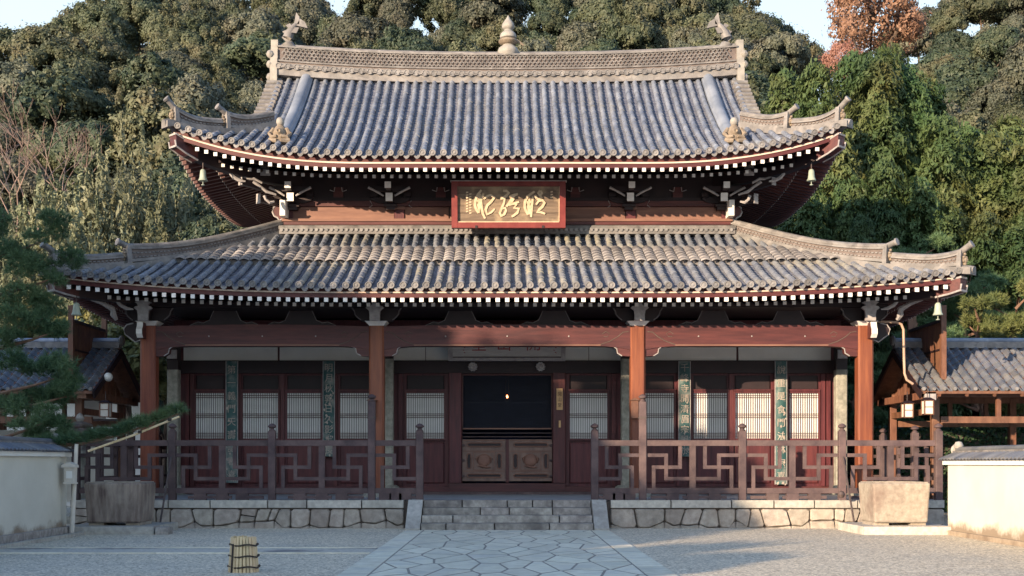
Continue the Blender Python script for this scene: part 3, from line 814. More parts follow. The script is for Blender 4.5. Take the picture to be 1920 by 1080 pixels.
# descending ridges and roof figures
for sx in (-1,1):
    P = [(sx*6.3, UP.Ye+v, UP.z(9,v)+.02) for v in np.linspace(5.42,1.05,20)]
    sec = [(-.20,-.06),(.20,-.06),(.20,.08)] + [(.155*math.cos(PI*k/8), .13+.15*math.sin(PI*k/8)) for k in range(9)] + [(-.20,.08)]
    dr = part('descending_ridge', MB().sweep(P, sec, side=(1,0,0)), TILEP, hall, smooth=True)
    v = UP.Ye+.98; zz = UP.z(9,.98)
    fg = MB()
    fg.lathe([(.19,-.05),(.235,.02),(.24,.16),(.215,.30),(.17,.42),(.10,.50),(.075,.53)], (sx*6.3, v, zz), n=14)
    for sg in (-1,1):
        fg.tube([(sx*6.3+sg*.17,v-.04,zz+.40),(sx*6.3+sg*.27,v-.10,zz+.26),(sx*6.3+sg*.22,v-.20,zz+.14),(sx*6.3+sg*.06,v-.25,zz+.16)], [.07,.075,.06,.045], n=8)
        fg.tube([(sx*6.3+sg*.20,v-.05,zz+.03),(sx*6.3+sg*.24,v-.18,zz+.05),(sx*6.3+sg*.05,v-.26,zz+.03)], [.09,.085,.06], n=8)
    fg.lathe([(0,-.05),(.05,-.10),(.10,-.03),(.125,-.01)], (sx*6.3, v-.20, zz+.30), n=8, axis='y')
    ff = part('roof_figure', fg, STAT, hall, smooth=True)
    part('figure_head', MB().lathe([(.05,.50),(.095,.53),(.118,.60),(.108,.67),(.07,.72),(0,.74)], (sx*6.3, v-.02, zz), n=12), STATP, ff, smooth=True)
# verge tiles at the gable edges, gable wall
VT = MB().lathe([(.0,0),(.075,0),(.082,.01),(.078,.5),(0,.5)], n=10, axis='x').mesh('verge_tile', RIDGE); recalc(VT)
for sx in (-1,1):
    gv = MB()
    for v in np.arange(2.0, 5.5, .235):
        put('verge_tile', VT, UP.obj, (sx*7.52 if sx < 0 else 7.02, UP.Ye+v, UP.z(9,v)+.02))
    for sy in (0,1):
        pts = [(UP.Ye+v if sy == 0 else 2*CY-UP.Ye-v, UP.z(9,v)-.05) for v in np.linspace(1.6,5.6,14)]
        pts2 = [(a,b-.42) for a,b in pts]
        for i in range(len(pts)-1):
            gv.hexa([(sx*7.30,pts2[i][0],pts2[i][1]),(sx*7.36,pts2[i][0],pts2[i][1]),(sx*7.36,pts2[i+1][0],pts2[i+1][1]),(sx*7.30,pts2[i+1][0],pts2[i+1][1]),(sx*7.30,*pts[i]),(sx*7.36,*pts[i]),(sx*7.36,*pts[i+1]),(sx*7.30,*pts[i+1])])
    part('barge_board', gv, FASC, UP.obj)
    gw = [(UP.Ye+v, UP.z(9,v)-.12) for v in np.linspace(1.9,5.6,10)]; gw += [(2*CY-y,z) for y,z in gw[::-1][1:]]
    a,b = sorted((sx*6.85,sx*6.95))
    part('gable_wall', MB().prism_yz(gw+[(gw[-1][0],gw[-1][1]-.5),(gw[0][0],gw[0][1]-.5)], a, b), DARKW, UP.obj)
# jewel finial on the ridge
zf = zr+.76
fn = part('jewel_finial', MB().lathe([(.28,-.10),(.33,.0),(.34,.06),(.30,.16),(.19,.24),(.17,.27)], (.03,CY,zf), n=20), STATP, hall, smooth=True)
part('lotus_bowl', MB().lathe([(.17,.27),(.27,.31),(.31,.37),(.28,.43),(.20,.45)], (.03,CY,zf), n=20), STAT, fn, smooth=True)
part('jewel_ring', MB().lathe([(.20,.45),(.255,.49),(.265,.55),(.24,.62),(.17,.69),(.13,.71),(.13,.75)], (.03,CY,zf), n=20), STATP, fn, smooth=True)
part('jewel', MB().lathe([(.13,.75),(.19,.80),(.205,.86),(.18,.94),(.12,1.03),(.06,1.11),(.015,1.2),(0,1.22)], (.03,CY,zf), n=20), STATP, fn, smooth=True)
part('flame_arm', MB().tube([(.22,CY,zf+.46),(.36,CY,zf+.38),(.52,CY,zf+.27)], [.05,.045,.03], n=6), STAT, fn)
# fish-dragon ornaments at both ends of the ridge
for sx in (-1,1):
    x0 = sx*6.85; z0 = zr+.93
    s_ = -sx
    def FP(a, z, y=0): return (x0 + s_*a, CY+y, z0+z)
    body = [FP(.22,-.12),FP(.02,-.02),FP(-.08,.14),FP(-.08,.32),FP(.0,.50),FP(.10,.66),FP(.20,.78)]
    fb = part('ridge_fish', MB().tube(body, [.15,.19,.19,.165,.14,.10,.06], n=10), RIDGE, hall, smooth=True)
    part('fish_head', MB().tube([FP(.02,-.04),FP(.18,-.08),FP(.36,-.14)], [.19,.16,.07], n=10), RIDGE, fb, smooth=True)
    fins = MB()
    fins.prism_xz([FP(.12,.70)[0::2],FP(.20,1.12)[0::2],FP(.30,.98)[0::2],FP(.30,.76)[0::2]], CY-.05, CY+.05)
    fins.prism_xz([FP(.20,.70)[0::2],FP(.32,.92)[0::2],FP(.48,.82)[0::2],FP(.56,.62)[0::2],FP(.40,.66)[0::2]], CY-.05, CY+.05)
    part('tail_fin', fins, RIDGE, fb)
    f2 = MB()
    for (a,z) in ((-.10,.28),(-.08,.46),(.02,.66)):
        f2.prism_xz([FP(a,z-.10)[0::2],FP(a-.16,z+.06)[0::2],FP(a-.02,z+.12)[0::2],FP(a+.06,z)[0::2]], CY-.035, CY+.035)
    f2.prism_xz([FP(.05,.46)[0::2],FP(.22,.44)[0::2],FP(.30,.62)[0::2],FP(.16,.62)[0::2]], CY-.12, CY-.06)
    part('side_fin', f2, RIDGE, fb)

# ------------------------------------------------------------------ rafters
def rafter_mesh(L, w, slope):
    mb = MB(); h = w/2
    mb.add([(-h,0,-h),(h,0,-h),(h,0,h),(-h,0,h),(-h,L,-h+L*slope),(h,L,-h+L*slope),(h,L,h+L*slope),(-h,L,h+L*slope)], [(0,1,5,4),(1,2,6,5),(2,3,7,6),(3,0,4,7),(4,5,6,7)])
    mb.mi = 1; mb.add([(-h,0,-h),(h,0,-h),(h,0,h),(-h,0,h),(-h,.012,-h),(h,.012,-h),(h,.012,h),(-h,.012,h)],[(0,1,2,3)])
    e = .001
    mb.add([(-h-e,-.001,-h-e),(h+e,-.001,-h-e),(h+e,-.001,h+e),(-h-e,-.001,h+e),(-h-e,.02,-h-e),(h+e,.02,-h-e),(h+e,.02,h+e),(-h-e,.02,h+e)],[(0,1,2,3),(0,4,5,1),(1,5,6,2),(2,6,7,3),(3,7,4,0)])
    me = mb.mesh('rafter', [DARKW, WHITE]); recalc(me); return me
def rafters(r, sp1, sp2, lim1, lim2):
    f1 = rafter_mesh(1.1, .098 if r is UP else .102, r.fs); f2 = rafter_mesh(2.0, .088 if r is UP else .092, r.bs)
    n1 = int(lim1/sp1)
    for k in range(-n1, n1+1):
        u = k*sp1; c = r.tip-abs(u)
        put('flying_rafter', f1, r.obj, (u, r.Ye+.05, r.z0+r.fz+r.lift(c)*r.fade(.05)))
    n2 = int(lim2/sp2)
    for k in range(-n2, n2+1):
        u = k*sp2; c = r.tip-abs(u)
        put('base_rafter', f2, r.obj, (u, r.Ye+r.bv, r.z0+r.bz+r.lift(c)*r.fade(r.bv)))
    for s in (2,3):
        mb = MB(); n = int((r.Ls-.4)/sp1)
        for k in range(-n, n+1):
            u = k*sp1; c = r.Ls-abs(u)
            z0 = r.z0+r.fz+r.lift(c)*r.fade(.05)
            mb.mi = 0; mb.beam(r.map(s,u,.05,z0), r.map(s,u,min(1.1,c),z0+r.fs*min(1.05,c)), .11, .11)
            mb.mi = 1; mb.beam(r.map(s,u,.048,z0), r.map(s,u,.053,z0), .113, .113)
            if c > 1.3:
                z1 = r.z0+r.bz+r.lift(c)*r.fade(r.bv)
                mb.mi = 0; mb.beam(r.map(s,u,r.bv,z1), r.map(s,u,min(2.9,c),z1+r.bs*(min(2.9,c)-r.bv)), .10, .10)
                mb.mi = 1; mb.beam(r.map(s,u,r.bv-.002,z1), r.map(s,u,r.bv+.003,z1), .103, .103)
        part('side_rafters', mb, [WOODX, WHITE], r.obj, kind='stuff')
rafters(UP, .2465, .2465, 8.62, 7.95)
rafters(LO, .2405, .2405, 11.1, 10.4)
def white_bar(mb, a, b, w, h): mb.beam(a, b, w, h)
# hip rafters with white-edged noses
for r, wx, wy in ((UP, 6.45, 36.0), (LO, 9.65, 33.0)):
    for sx in (-1,1):
        cz = lambda c, dz: r.z0 + r.fz + r.lift(c)*r.fade(c) + dz + .12*c
        P = [Vector((sx*(r.tip-c), r.Ye+c, cz(c,-.06))) for c in (3.0,2.2,1.4,.8,.35)]
        hr = part('hip_rafter', MB().sweep(P, [(-.13,-.16),(.13,-.16),(.13,.16),(-.13,.16)]), DARKW, r.obj)
        nose = [Vector((sx*(r.tip-c), r.Ye+c, cz(c,d))) for c,d in ((.55,-.03),(.3,.0),(.08,.05))]
        part('hip_nose', MB().sweep(nose, [(-.17,-.20),(.17,-.20),(.17,.12),(-.17,.12)]), WOODX, hr)
        wt = MB()
        for q in (-1,1):
            lt_ = Vector((sx*.7071,.7071,0))*.165*q
            wt.tube([nose[0]+lt_+Vector((0,0,-.20)), nose[1]+lt_+Vector((0,0,-.20)), nose[2]+lt_+Vector((0,0,-.20)), nose[2]+lt_+Vector((sx*.02,-.02,-.04))], .026, n=6)
            wt.tube([nose[0]+lt_+Vector((0,0,.13)), nose[2]+lt_+Vector((0,0,.13))], .026, n=6)
        wt.beam(nose[2]+Vector((-.7071*sx*.17,-.7071*.17,.13)), nose[2]+Vector((.7071*sx*.17,.7071*.17,.13)), .05, .05)
        wt.beam(nose[2]+Vector((-.7071*sx*.17,-.7071*.17,-.20)), nose[2]+Vector((.7071*sx*.17,.7071*.17,-.20)), .05, .05)
        part('white_edge', wt, EDGE, hr)
        # pale curved tip of the lower corner beam
        c = 1.55; p = Vector((sx*(r.tip-c), r.Ye+c-.2, cz(c,-.30)))
        part('white_tip', MB().tube([p+Vector((-sx*.22,0,-.10)), p+Vector((-sx*.06,-.02,-.08)), p+Vector((sx*.10,-.05,.0)), p+Vector((sx*.2,-.06,.12))], [.02,.05,.055,.045], n=6), EDGE, hr, smooth=True)
# wind bells at the corners
bell_l = {(UP,-1):'grey-green wind bell hanging under the upper left roof corner', (UP,1):'pale wind bell hanging under the upper right roof corner',
          (LO,-1):'dark wind bell under the lower left roof corner beside the pine', (LO,1):'pale green wind bell under the lower right roof corner'}
for r, cb in ((UP,.78),(LO,.62)):
    for sx in (-1,1):
        c = cb; x = sx*(r.tip-c); y = r.Ye+c-.25; zt_ = r.z0+r.fz+r.lift(c)*r.fade(c)-.17
        b = thing('wind_bell', bell_l[(r,sx)], 'bell', (x,y,zt_-.6), 'wind bells at the roof corners')
        part('bell_body', MB().lathe([(.01,-.12),(.045,-.13),(.075,-.17),(.085,-.27),(.097,-.37),(.13,-.44),(.122,-.45),(.085,-.39),(.0,-.36)], (x,y,zt_), n=16), BRONZE, b, smooth=True)
        part('hanger', MB().tube([(x,y,zt_+.05),(x,y,zt_-.14)], .016, n=6), IRON, b)
        part('clapper', MB().tube([(x,y,zt_-.35),(x,y,zt_-.54)], .012, n=6).lathe([(.0,-.58),(.05,-.565),(.05,-.55),(0,-.535)], (x,y,zt_), n=10), BRONZE, b)

# ------------------------------------------------------------------ upper storey
UY = 36.0
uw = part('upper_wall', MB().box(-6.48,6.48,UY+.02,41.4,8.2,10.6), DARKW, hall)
zs = lambda py: Z(py, UY)
for a,b in ((-6.4,-3.30),(-3.02,-1.7),(-1.7,1.7),(1.7,3.48),(3.76,6.4)):
    part('wall_board', MB().box(a+.02,b-.02,UY-.03,UY+.02,zs(413),zs(389)), PANELW, uw)
for a,b,l in ((-6.52,6.52,None),):
    part('sill_beam', MB().box(a,b,UY-.22,UY,zs(424),zs(418)), WOODX, uw)
    part('sill_ledge', MB().box(a-.05,b+.05,UY-.26,UY,zs(418)+.002,zs(413)), PANELW, uw)
    part('tie_beam', MB().box(a,b,UY-.10,UY,zs(388),zs(378)), WOODX, uw)
    part('wall_plate', MB().box(a,b,UY-.06,UY,zs(378)+.002,zs(371)), DARKW, uw)
for x in (-6.42,-3.16,3.62,6.42):
    part('wall_post', MB().box(x-.14,x+.14,UY-.075,UY,zs(413)+.002,zs(388)-.002), WOODR, uw)
    part('post_cap', MB().box(x-.17,x+.17,UY-.14,UY-.076,zs(394),zs(389)), PANELW, uw)
for sx in (-1,1):
    # projecting beam nose with a white face, cloud-shaped side nose with white rim
    nb = MB(); xn = sx*6.48
    part('white_nose', MB().cbox(xn-.085,xn+.085,UY-.62,UY-.03,zs(412),zs(383),.02), WHITE, uw)
    px_ = [(0,.02),(.10,-.03),(.15,.05),(.25,.10),(.30,.22),(.27,.34),(.18,.42),(.05,.43),(0,.43)]
    f = lambda a,b,d: (sx*(6.55+a), d, zs(414)+b)
    sn = part('cloud_nose', MB().prism([(a,b) for a,b in px_], f, UY-.20, UY-.02), WOODX, uw)
    part('white_rim', MB().tube([f(a,b,UY-.2) for a,b in px_], .026, n=6), EDGE, sn)
def arm(mb, cx, y, z, w, h, t, sg):
    """bow-shaped bracket arm to one side"""
    poly = [(0,-h/2),(w*.55,-h/2),(w*.8,-h*.30),(w,h*.1),(w,h*.5),(0,h*.5)]
    mb.prism([(a,b) for a,b in poly], lambda a,b,d:(cx+sg*a, d, z+b), y-t/2, y+t/2)
def bracket(x, corner=0):
    b = MB(); y = UY-.12
    zB = 8.98
    b.box(x-.13,x+.13,y-.14,y+.12,zB,zB+.08)
    b.box(x-.19,x+.19,y-.19,y+.12,zB+.082,zB+.16)
    z1 = 9.27
    for sg in (-1,1): arm(b,x,y,z1,.55,.17,.13,sg)
    b.box(x-.07,x+.07,y-.55,y+.1,z1-.10,z1+.08)
    for dx in (-.48,0,.48): b.box(x+dx-.10,x+dx+.10,y-.09,y+.09,z1+.10,z1+.22)
    z2 = z1+.24; y2 = y-.45
    b.box(x-.065,x+.065,y-.95,y+.1,z2-.08,z2+.08)
    for sg in (-1,1): arm(b,x,y2,z2,.60,.15,.12,sg)
    o = part('bracket_set', b, DARKW, uw)
    w = MB()
    w.box(x-.10,x+.10,y-.572,y-.551,z1-.13,z1+.11)
    w.box(x-.09,x+.09,y-.975,y-.951,z2-.08,z2+.10)
    part('white_end', w, WHITE, o)
    e = MB()
    for sg in (-1,1):
        e.tube([(x+sg*.16,y-.56,z1+.02),(x+sg*.30,y-.56,z1+.11),(x+sg*.42,y-.57,z1+.17),(x+sg*.60,y-.58,z1+.26)], [.025,.035,.030,.04], n=6)
        if not corner: e.tube([(x+sg*.60,y-.10,z1-.02),(x+sg*.53,y-.10,z1-.15),(x+sg*.62,y-.10,z1-.22)], .012, n=5)
    part('white_edge', e, EDGE, o, smooth=True)
bracket(-3.40); bracket(3.55); bracket(-6.25,1); bracket(6.25,1)
for sx in (-1,1):
    b = MB(); w = MB(); x = sx*6.55; y = UY-.2
    z1 = 9.16
    d = Vector((sx*.62,-.78,0))
    p = Vector((x,y,z1))
    b.beam(p, p+d*.9, .16, .2); b.beam(p+Vector((0,0,.30)), p+d*1.55+Vector((0,0,.38)), .15, .18); b.beam(p+Vector((0,0,.60)), p+d*2.3+Vector((0,0,.85)), .15, .18)
    o = part('corner_bracket', b, DARKW, uw)
    w.beam(p+d*.9, p+d*.925, .17, .28); w.beam(p+d*1.55+Vector((0,0,.38)), p+d*1.575+Vector((0,0,.38)), .16, .22)
    w.box(x+sx*.25-.14,x+sx*.25+.14,y-1.32,y-1.30,z1+.52,z1+.80)
    for q0,q1,q2_,q3 in (((.05,.10),(.30,.16),(.45,.28),(.66,.42)),((.42,.40),(.62,.50),(.80,.48),(1.02,.66)),((.1,-.10),(.22,-.14),(.32,-.06),(.36,.05))):
        w.tube([(x+sx*a,y-.75-.4*a,z1+c) for a,c in (q0,q1,q2_,q3)], [.03,.045,.04,.05], n=6)
    part('white_end', w, EDGE, o)
# small struts between the brackets
for x in (-4.95,-1.95,2.0,5.0):
    part('short_strut', MB().box(x-.14,x+.14,UY-.05,UY+.01,zs(371)+.002,zs(352)), WOODX, uw)
    part('strut_edge', MB().tube([(x-.25,UY-.05,zs(357)),(x-.12,UY-.06,zs(360)),(x-.1,UY-.06,zs(352))], .014, n=5).tube([(x+.25,UY-.05,zs(357)),(x+.12,UY-.06,zs(360)),(x+.1,UY-.06,zs(352))], .014, n=5), EDGE, uw)

# ------------------------------------------------------------------ lower storey
CYF = 33.0
COLX = (-9.62, -3.50, 3.50, 9.60)
zc = lambda py: Z(py, CYF)
for i, x in enumerate(COLX):
    w = .205 if abs(x) > 5 else .20
    c_ = part('column', MB().cbox(x-w,x+w,CYF-w,CYF+w,PT+.10,zc(612),.045), COLM, hall)
    part('base_stone', MB().cbox(x-.34,x+.34,CYF-.34,CYF+.34,PT-.02,PT+.10,.08), STONEC, c_)
    part('white_cap', MB().hexa([(x-.19,CYF-.20,zc(612)),(x+.19,CYF-.20,zc(612)),(x+.19,CYF+.2,zc(612)),(x-.19,CYF+.2,zc(612)),(x-.30,CYF-.30,zc(604)),(x+.30,CYF-.30,zc(604)),(x+.30,CYF+.3,zc(604)),(x-.30,CYF+.3,zc(604))]), WHITE, c_)
    # white baluster-shaped nose above the cap
    yN = CYF-.62; zn = lambda py: Z(py, yN)
    pr = [(.135,zn(601)),(.135,zn(590)),(.15,zn(582)),(.24,zn(577)),(.20,zn(574)),(.13,zn(573)),(.16,zn(569)),(.22,zn(567)),(.10,zn(563))]
    poly = [(x+a,b) for a,b in pr] + [(x-a,b) for a,b in pr[::-1]]
    part('white_nose', MB().prism_xz(poly, yN, yN+.10), EDGE, c_)
    part('nose_beam', MB().box(x-.10,x+.10,yN+.10,CYF+.3,zc(604)+.002,zc(574)), DARKW, c_)
    # side arms with pale edges
    for sg in (-1,1):
        e = MB(); e.tube([(x+sg*.42,CYF-.12,zc(601)),(x+sg*.50,CYF-.12,zc(597)),(x+sg*.58,CYF-.12,zc(591)),(x+sg*.60,CYF-.12,zc(584)),(x+sg*.66,CYF-.12,zc(579))], [.014,.02,.018,.016,.024], n=6)
        part('white_edge', e, EDGE2, c_)
        part('side_arm', MB().prism_xz([(x+sg*.1,zc(603)),(x+sg*.42,zc(603)),(x+sg*.6,zc(588)),(x+sg*.62,zc(578)),(x+sg*.1,zc(578))], CYF-.10, CYF+.10), DARKW, c_)
# outer end noses (white fronts) of the corner columns
for sx in (-1,1):
    x = COLX[0] if sx < 0 else COLX[3]
    y0 = CYF-.52
    xa_, xb_ = (x+.03, x+.16) if sx > 0 else (x-.16, x-.03)
    part('beam_nose', MB().prism_yz([(y0,zc(608)),(y0-.03,zc(616)),(y0-.10,zc(622)),(y0-.10,zc(630)),(y0,zc(637)),(CYF-.2,zc(637)),(CYF-.2,zc(608))], xa_, xb_), WOODX, hall)
    fr_ = [(y0-.002,zc(608)),(y0-.032,zc(616)),(y0-.102,zc(622)),(y0-.102,zc(630)),(y0-.002,zc(637))]
    part('white_nose', MB().prism_yz(fr_+[(p-.02,q) for p,q in fr_[::-1]], xa_-.012, xb_+.012), WHITE, hall)
    poly = [(.2,zc(638)),(.35,zc(642)),(.50,zc(634)),(.62,zc(628)),(.66,zc(618)),(.58,zc(610)),(.4,zc(607)),(.2,zc(607))]
    f = lambda a,b,d: (x+sx*a, d, b)
    sn = part('cloud_nose', MB().prism(poly, f, CYF-.12, CYF+.12), DARKW, hall)
    part('pale_rim', MB().tube([f(a,b,CYF-.125) for a,b in poly[:-1]], .018, n=5), EDGE, sn)
    q = MB(); yb = CYF-.55
    q.tube([(x+sx*.75,yb+.1,zc(603)),(x+sx*.80,yb,zc(594)),(x+sx*.78,yb-.1,zc(585)),(x+sx*.98,yb-.25,zc(577)),(x+sx*1.3,yb-.5,zc(567))], [.05,.09,.08,.05,.06], n=6)
    part('corner_bracket_edge', q, EDGE, hall, smooth=True)
# rainbow beams
def kbeam(x0, x1, zlo, zhi, y, t):
    L = x1-x0; n = 20; lo = []; hi = []
    for i in range(n+1):
        u = i/n; x = x0+L*u; e = min(u, 1-u)*L
        lo.append((x, zlo + (-.09*max(0,1-e/.9)**2 if e < .9 else 0)))
        hi.append((x, zhi + .05*math.sin(PI*u)))
    o = part('rainbow_beam', MB().prism_xz(lo+hi[::-1], y-t/2, y+t/2), WOODX, hall)
    part('beam_edge', MB().box(x0+.8,x1-.8,y-t/2-.012,y-t/2-.001,zlo+.008,zlo+.045), PANELW, o)
    gv = MB()
    for sg, xe in ((1,x0),(-1,x1)):
        gv.tube([(xe+sg*.05,y-t/2,zhi-.14),(xe+sg*.20,y-t/2,zhi-.16),(xe+sg*.34,y-t/2,zhi-.28),(xe+sg*.55,y-t/2,zhi-.40),(xe+sg*.78,y-t/2,zlo+.05),(xe+sg*.85,y-t/2,zlo)], .012, n=5)
        gv.tube([(xe+sg*.75,y-t/2,zhi-.20),(xe+sg*.66,y-t/2,zhi-.14),(xe+sg*.56,y-t/2,zhi-.19),(xe+sg*.62,y-t/2,zhi-.28),(xe+sg*.72,y-t/2,zhi-.27)], .009, n=5)
    part('carved_groove', gv, JOINT, o)
    for u in (.25,.5,.75):
        part('beam_stud', MB().lathe([(0,-.02),(.018,-.016),(.022,0)], (x0+L*u, y-t/2, (zlo+zhi)/2), n=8, axis='y'), EDGE, o)
for a, b in zip(COLX, COLX[1:]):
    kbeam(a+.2, b-.2, zc(650), zc(613), CYF, .30)
    # corbels under the beam ends
    for xx, sg in ((a+.2,1),(b-.2,-1)):
        poly = [(0,zc(648)),(.44,zc(648)),(.44,zc(651)),(.36,zc(655)),(.34,zc(663)),(.22,zc(668)),(0,zc(669))]
        f = lambda p,q,d: (xx+sg*p, d, q)
        k_ = part('corbel', MB().prism(poly, f, CYF-.12, CYF+.12), WOODX, hall)
        part('pale_rim', MB().tube([f(p,q,CYF-.12) for p,q in poly[2:6]], .017, n=5), EDGE, k_)
    # frog-leg struts
    m = 2
    for j in range(1, m+1):
        xc = a + (b-a)*j/(m+1) if b-a < 6.5 else a+(b-a)*(j-.5)/m*.72+(b-a)*.14
        out = [(-.95,zc(611)),(-.72,zc(604)),(-.58,zc(606)),(-.42,zc(601)),(-.36,zc(592)),(-.30,zc(583))]
        poly = [(xc+p,q) for p,q in out] + [(xc-p,q) for p,q in out[::-1]]
        fl_ = part('frog_leg_strut', MB().prism_xz(poly, CYF-.06, CYF+.06), DARKW, hall)
        part('pale_outline', MB().tube([(xc+p,CYF-.065,q) for p,q in out], .011, n=5).tube([(xc-p,CYF-.065,q) for p,q in out], .011, n=5), EDGE2, fl_)
part('eave_purlin', MB().box(-10.2,10.2,CYF-.14,CYF+.14,zc(577),zc(566)), DARKW, hall)
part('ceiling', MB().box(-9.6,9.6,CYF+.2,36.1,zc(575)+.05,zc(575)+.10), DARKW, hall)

WY = 36.0
zw = lambda py: Z(py, WY)
xw = lambda off: off*WY/F
# backing wall with the door opening left free
dw = .083*WY/F*1000
OX0, OX1 = xw(-84), xw(84)
fw = part('front_wall', MB().box(-9.8,OX0,WY+.06,WY+.2,PT,zw(600)).box(OX1,9.8,WY+.06,WY+.2,PT,zw(600)).box(OX0,OX1,WY+.06,WY+.2,zw(702),zw(600)), WOODR, hall)
for sx in (-1,1):
    part('side_wall', MB().box(min(sx*9.6,sx*9.8),max(sx*9.6,sx*9.8),WY+.2,45,PT,zw(600)), WOODR, hall)
part('rear_wall', MB().box(-9.8,9.8,44.9,45.1,PT,zw(600)), WOODR, hall)
part('lintel', MB().box(-9.7,9.7,WY-.10,WY+.05,zw(700),zw(676)-.004), DARKW, fw)
part('head_beam', MB().box(-9.7,9.7,WY-.16,WY+.05,zw(649)+.003,zw(632)), DARKW, fw)
for a,b in ((-607,-430),(-427,-230),(-228,-153),(-153,153),(153,229),(232,430),(433,607)):
    part('plaster_panel', MB().box(xw(a)+.01,xw(b)-.01,WY-.02,WY+.05,zw(676),zw(649)), PLAST, fw)
part('sill_beam', MB().box(-9.5,xw(-108),WY-.14,WY+.05,zw(926)+.0,zw(912)), WOODX, fw)
part('sill_beam', MB().box(xw(108),9.5,WY-.14,WY+.05,zw(926)+.0,zw(912)), WOODX, fw)
part('door_sill', MB().box(xw(-108)+.004,xw(108)-.004,WY-.20,WY+.05,zw(926)+.0,zw(906)), WOODX, fw)
part('threshold', MB().box(xw(-190),xw(190),WY-.55,WY-.22,PT-.01,PT+.07), GREYW, fw)
# stone columns in line with the wall
for x in (-617,-221,221,617):
    q = x if abs(x) > 400 else x*1.0
    sc0 = part('stone_column', MB().cbox(xw(q)-.165,xw(q)+.165,WY-.62,WY-.30,PT+.25,zw(676 if abs(x)<400 else 696),.03), STONEC, hall)
    part('base_stone', MB().lathe([(.32,0),(.36,.10),(.33,.22),(.24,.27)], (xw(q),WY-.46,PT), n=16), STONEC, sc0)
    part('column_head', MB().box(xw(q)-.16,xw(q)+.16,WY-.61,WY-.31,zw(676 if abs(x)<400 else 696)+.002,zw(640)), DARKW, sc0)
    if abs(x) > 400:
        part('head_nose', MB().box(xw(q)-.14,xw(q)+.14,WY-.70,WY-.615,zw(676),zw(660)), EDGE, sc0)
# lattice windows
WIN = [(-557,26.5),(-462.5,33),(-379.5,33),(-285,28),(-153.5,35),(152.5,35),(285.5,27),(379,33),(460.5,33),(556,27)]
def window(off, hw):
    xc, h = xw(off), xw(hw); z0, z1 = zw(822), zw(737)
    wf = MB()
    t = .055
    wf.box(xc-h-t,xc-h,WY-.05,WY+.06,z0-.06,z1+.05); wf.box(xc+h,xc+h+t,WY-.05,WY+.06,z0-.06,z1+.05)
    wf.box(xc-h+.001,xc+h-.001,WY-.045,WY+.06,z1,z1+.05); wf.box(xc-h+.001,xc+h-.001,WY-.045,WY+.06,z0-.06,z0)
    o = part('lattice_window', wf, WOODR, hall)
    part('paper_pane', MB().box(xc-h,xc+h,WY+.03,WY+.055,z0,z1), PAPER, o)
    lt = MB(); nb = max(10, int(round(2*h/.066)))
    for i in range(1, nb):
        x = xc-h+2*h*i/nb; lt.box(x-.0055,x+.0055,WY+.0,WY+.026,z0,z1)
    H = z1-z0
    for f in (.035,.075,.115,.46,.50,.54,.90,.945):
        lt.box(xc-h,xc+h,WY+.002,WY+.022,z0+H*f-.0085,z0+H*f+.0085)
    part('lattice', lt, LATT, o, kind='stuff')
    # lower and upper boards of the door leaf
    zl0, zl1 = zw(906), zw(830)
    part('lower_board', MB().slab([(xc-h,zl0),(xc+h,zl0),(xc+h,zl1),(xc-h,zl1)], lambda a,b,d:(a,d,b), WY+.06, WY+.015, .03), WOODR, o)
    part('upper_board', MB().slab([(xc-h,zw(730)),(xc+h,zw(730)),(xc+h,zw(704)),(xc-h,zw(704))], lambda a,b,d:(a,d,b), WY+.06, WY+.02, .03), DARKW, o)
    part('transom_rail', MB().box(xc-h-.05,xc+h+.05,WY-.06,WY+.05,zw(733),zw(730)), WOODR, o)
for o_, h_ in WIN: window(o_, h_)
# door leaf stiles
for a in (-600,-590,-524,-503,-421,-345,-322,-245,-200,-112,112,200,245,322,345,420,503,522,592,602):
    part('door_stile', MB().box(xw(a)-.06,xw(a)+.06,WY-.03,WY+.055,zw(911),zw(701)), WOODR, fw)
# great door frame
for sg in (-1,1):
    a,b = sorted((xw(sg*85),xw(sg*109)))
    part('door_post', MB().cbox(a,b,WY-.18,WY+.05,zw(905),zw(700),.02), WOODR, fw)
    part('worn_trim', MB().box(xw(sg*83.4)-.012,xw(sg*83.4)+.012,WY-.12,WY+.1,zw(804),zw(704)), WOODX, fw)
part('net_rail', MB().box(OX0,OX1,WY-.02,WY+.03,zw(805),zw(802.5)), PANELW, fw)
part('net_top', MB().box(OX0,OX1,WY-.02,WY+.03,zw(704),zw(702.5)), WOODX, fw)
for py in (812,819):
    part('cross_rail', MB().box(OX0,OX1,WY-.0,WY+.05,zw(py)-.012,zw(py)+.012), GREYW, fw)
ne = MB()
for i in range(1, 84): ne.box(OX0+(OX1-OX0)*i/84-.0035,OX0+(OX1-OX0)*i/84+.0035,WY+.062,WY+.065,zw(804),zw(704))
for i in range(1, 50): ne.box(OX0,OX1,WY+.066,WY+.069,zw(804)+(zw(704)-zw(804))*i/50-.0035,zw(804)+(zw(704)-zw(804))*i/50+.0035)
for i in range(1,3): ne.box(OX0+(OX1-OX0)*i/3-.004,OX0+(OX1-OX0)*i/3+.004,WY+.05,WY+.06,zw(804),zw(704))
for f in (.30,): ne.box(OX0,OX1,WY+.05,WY+.06,zw(755)-.004,zw(755)+.004)
part('net_wires', ne, mat('net_wire', (.006,.009,.028), None, rough=.6, bump=0), fw, kind='stuff')
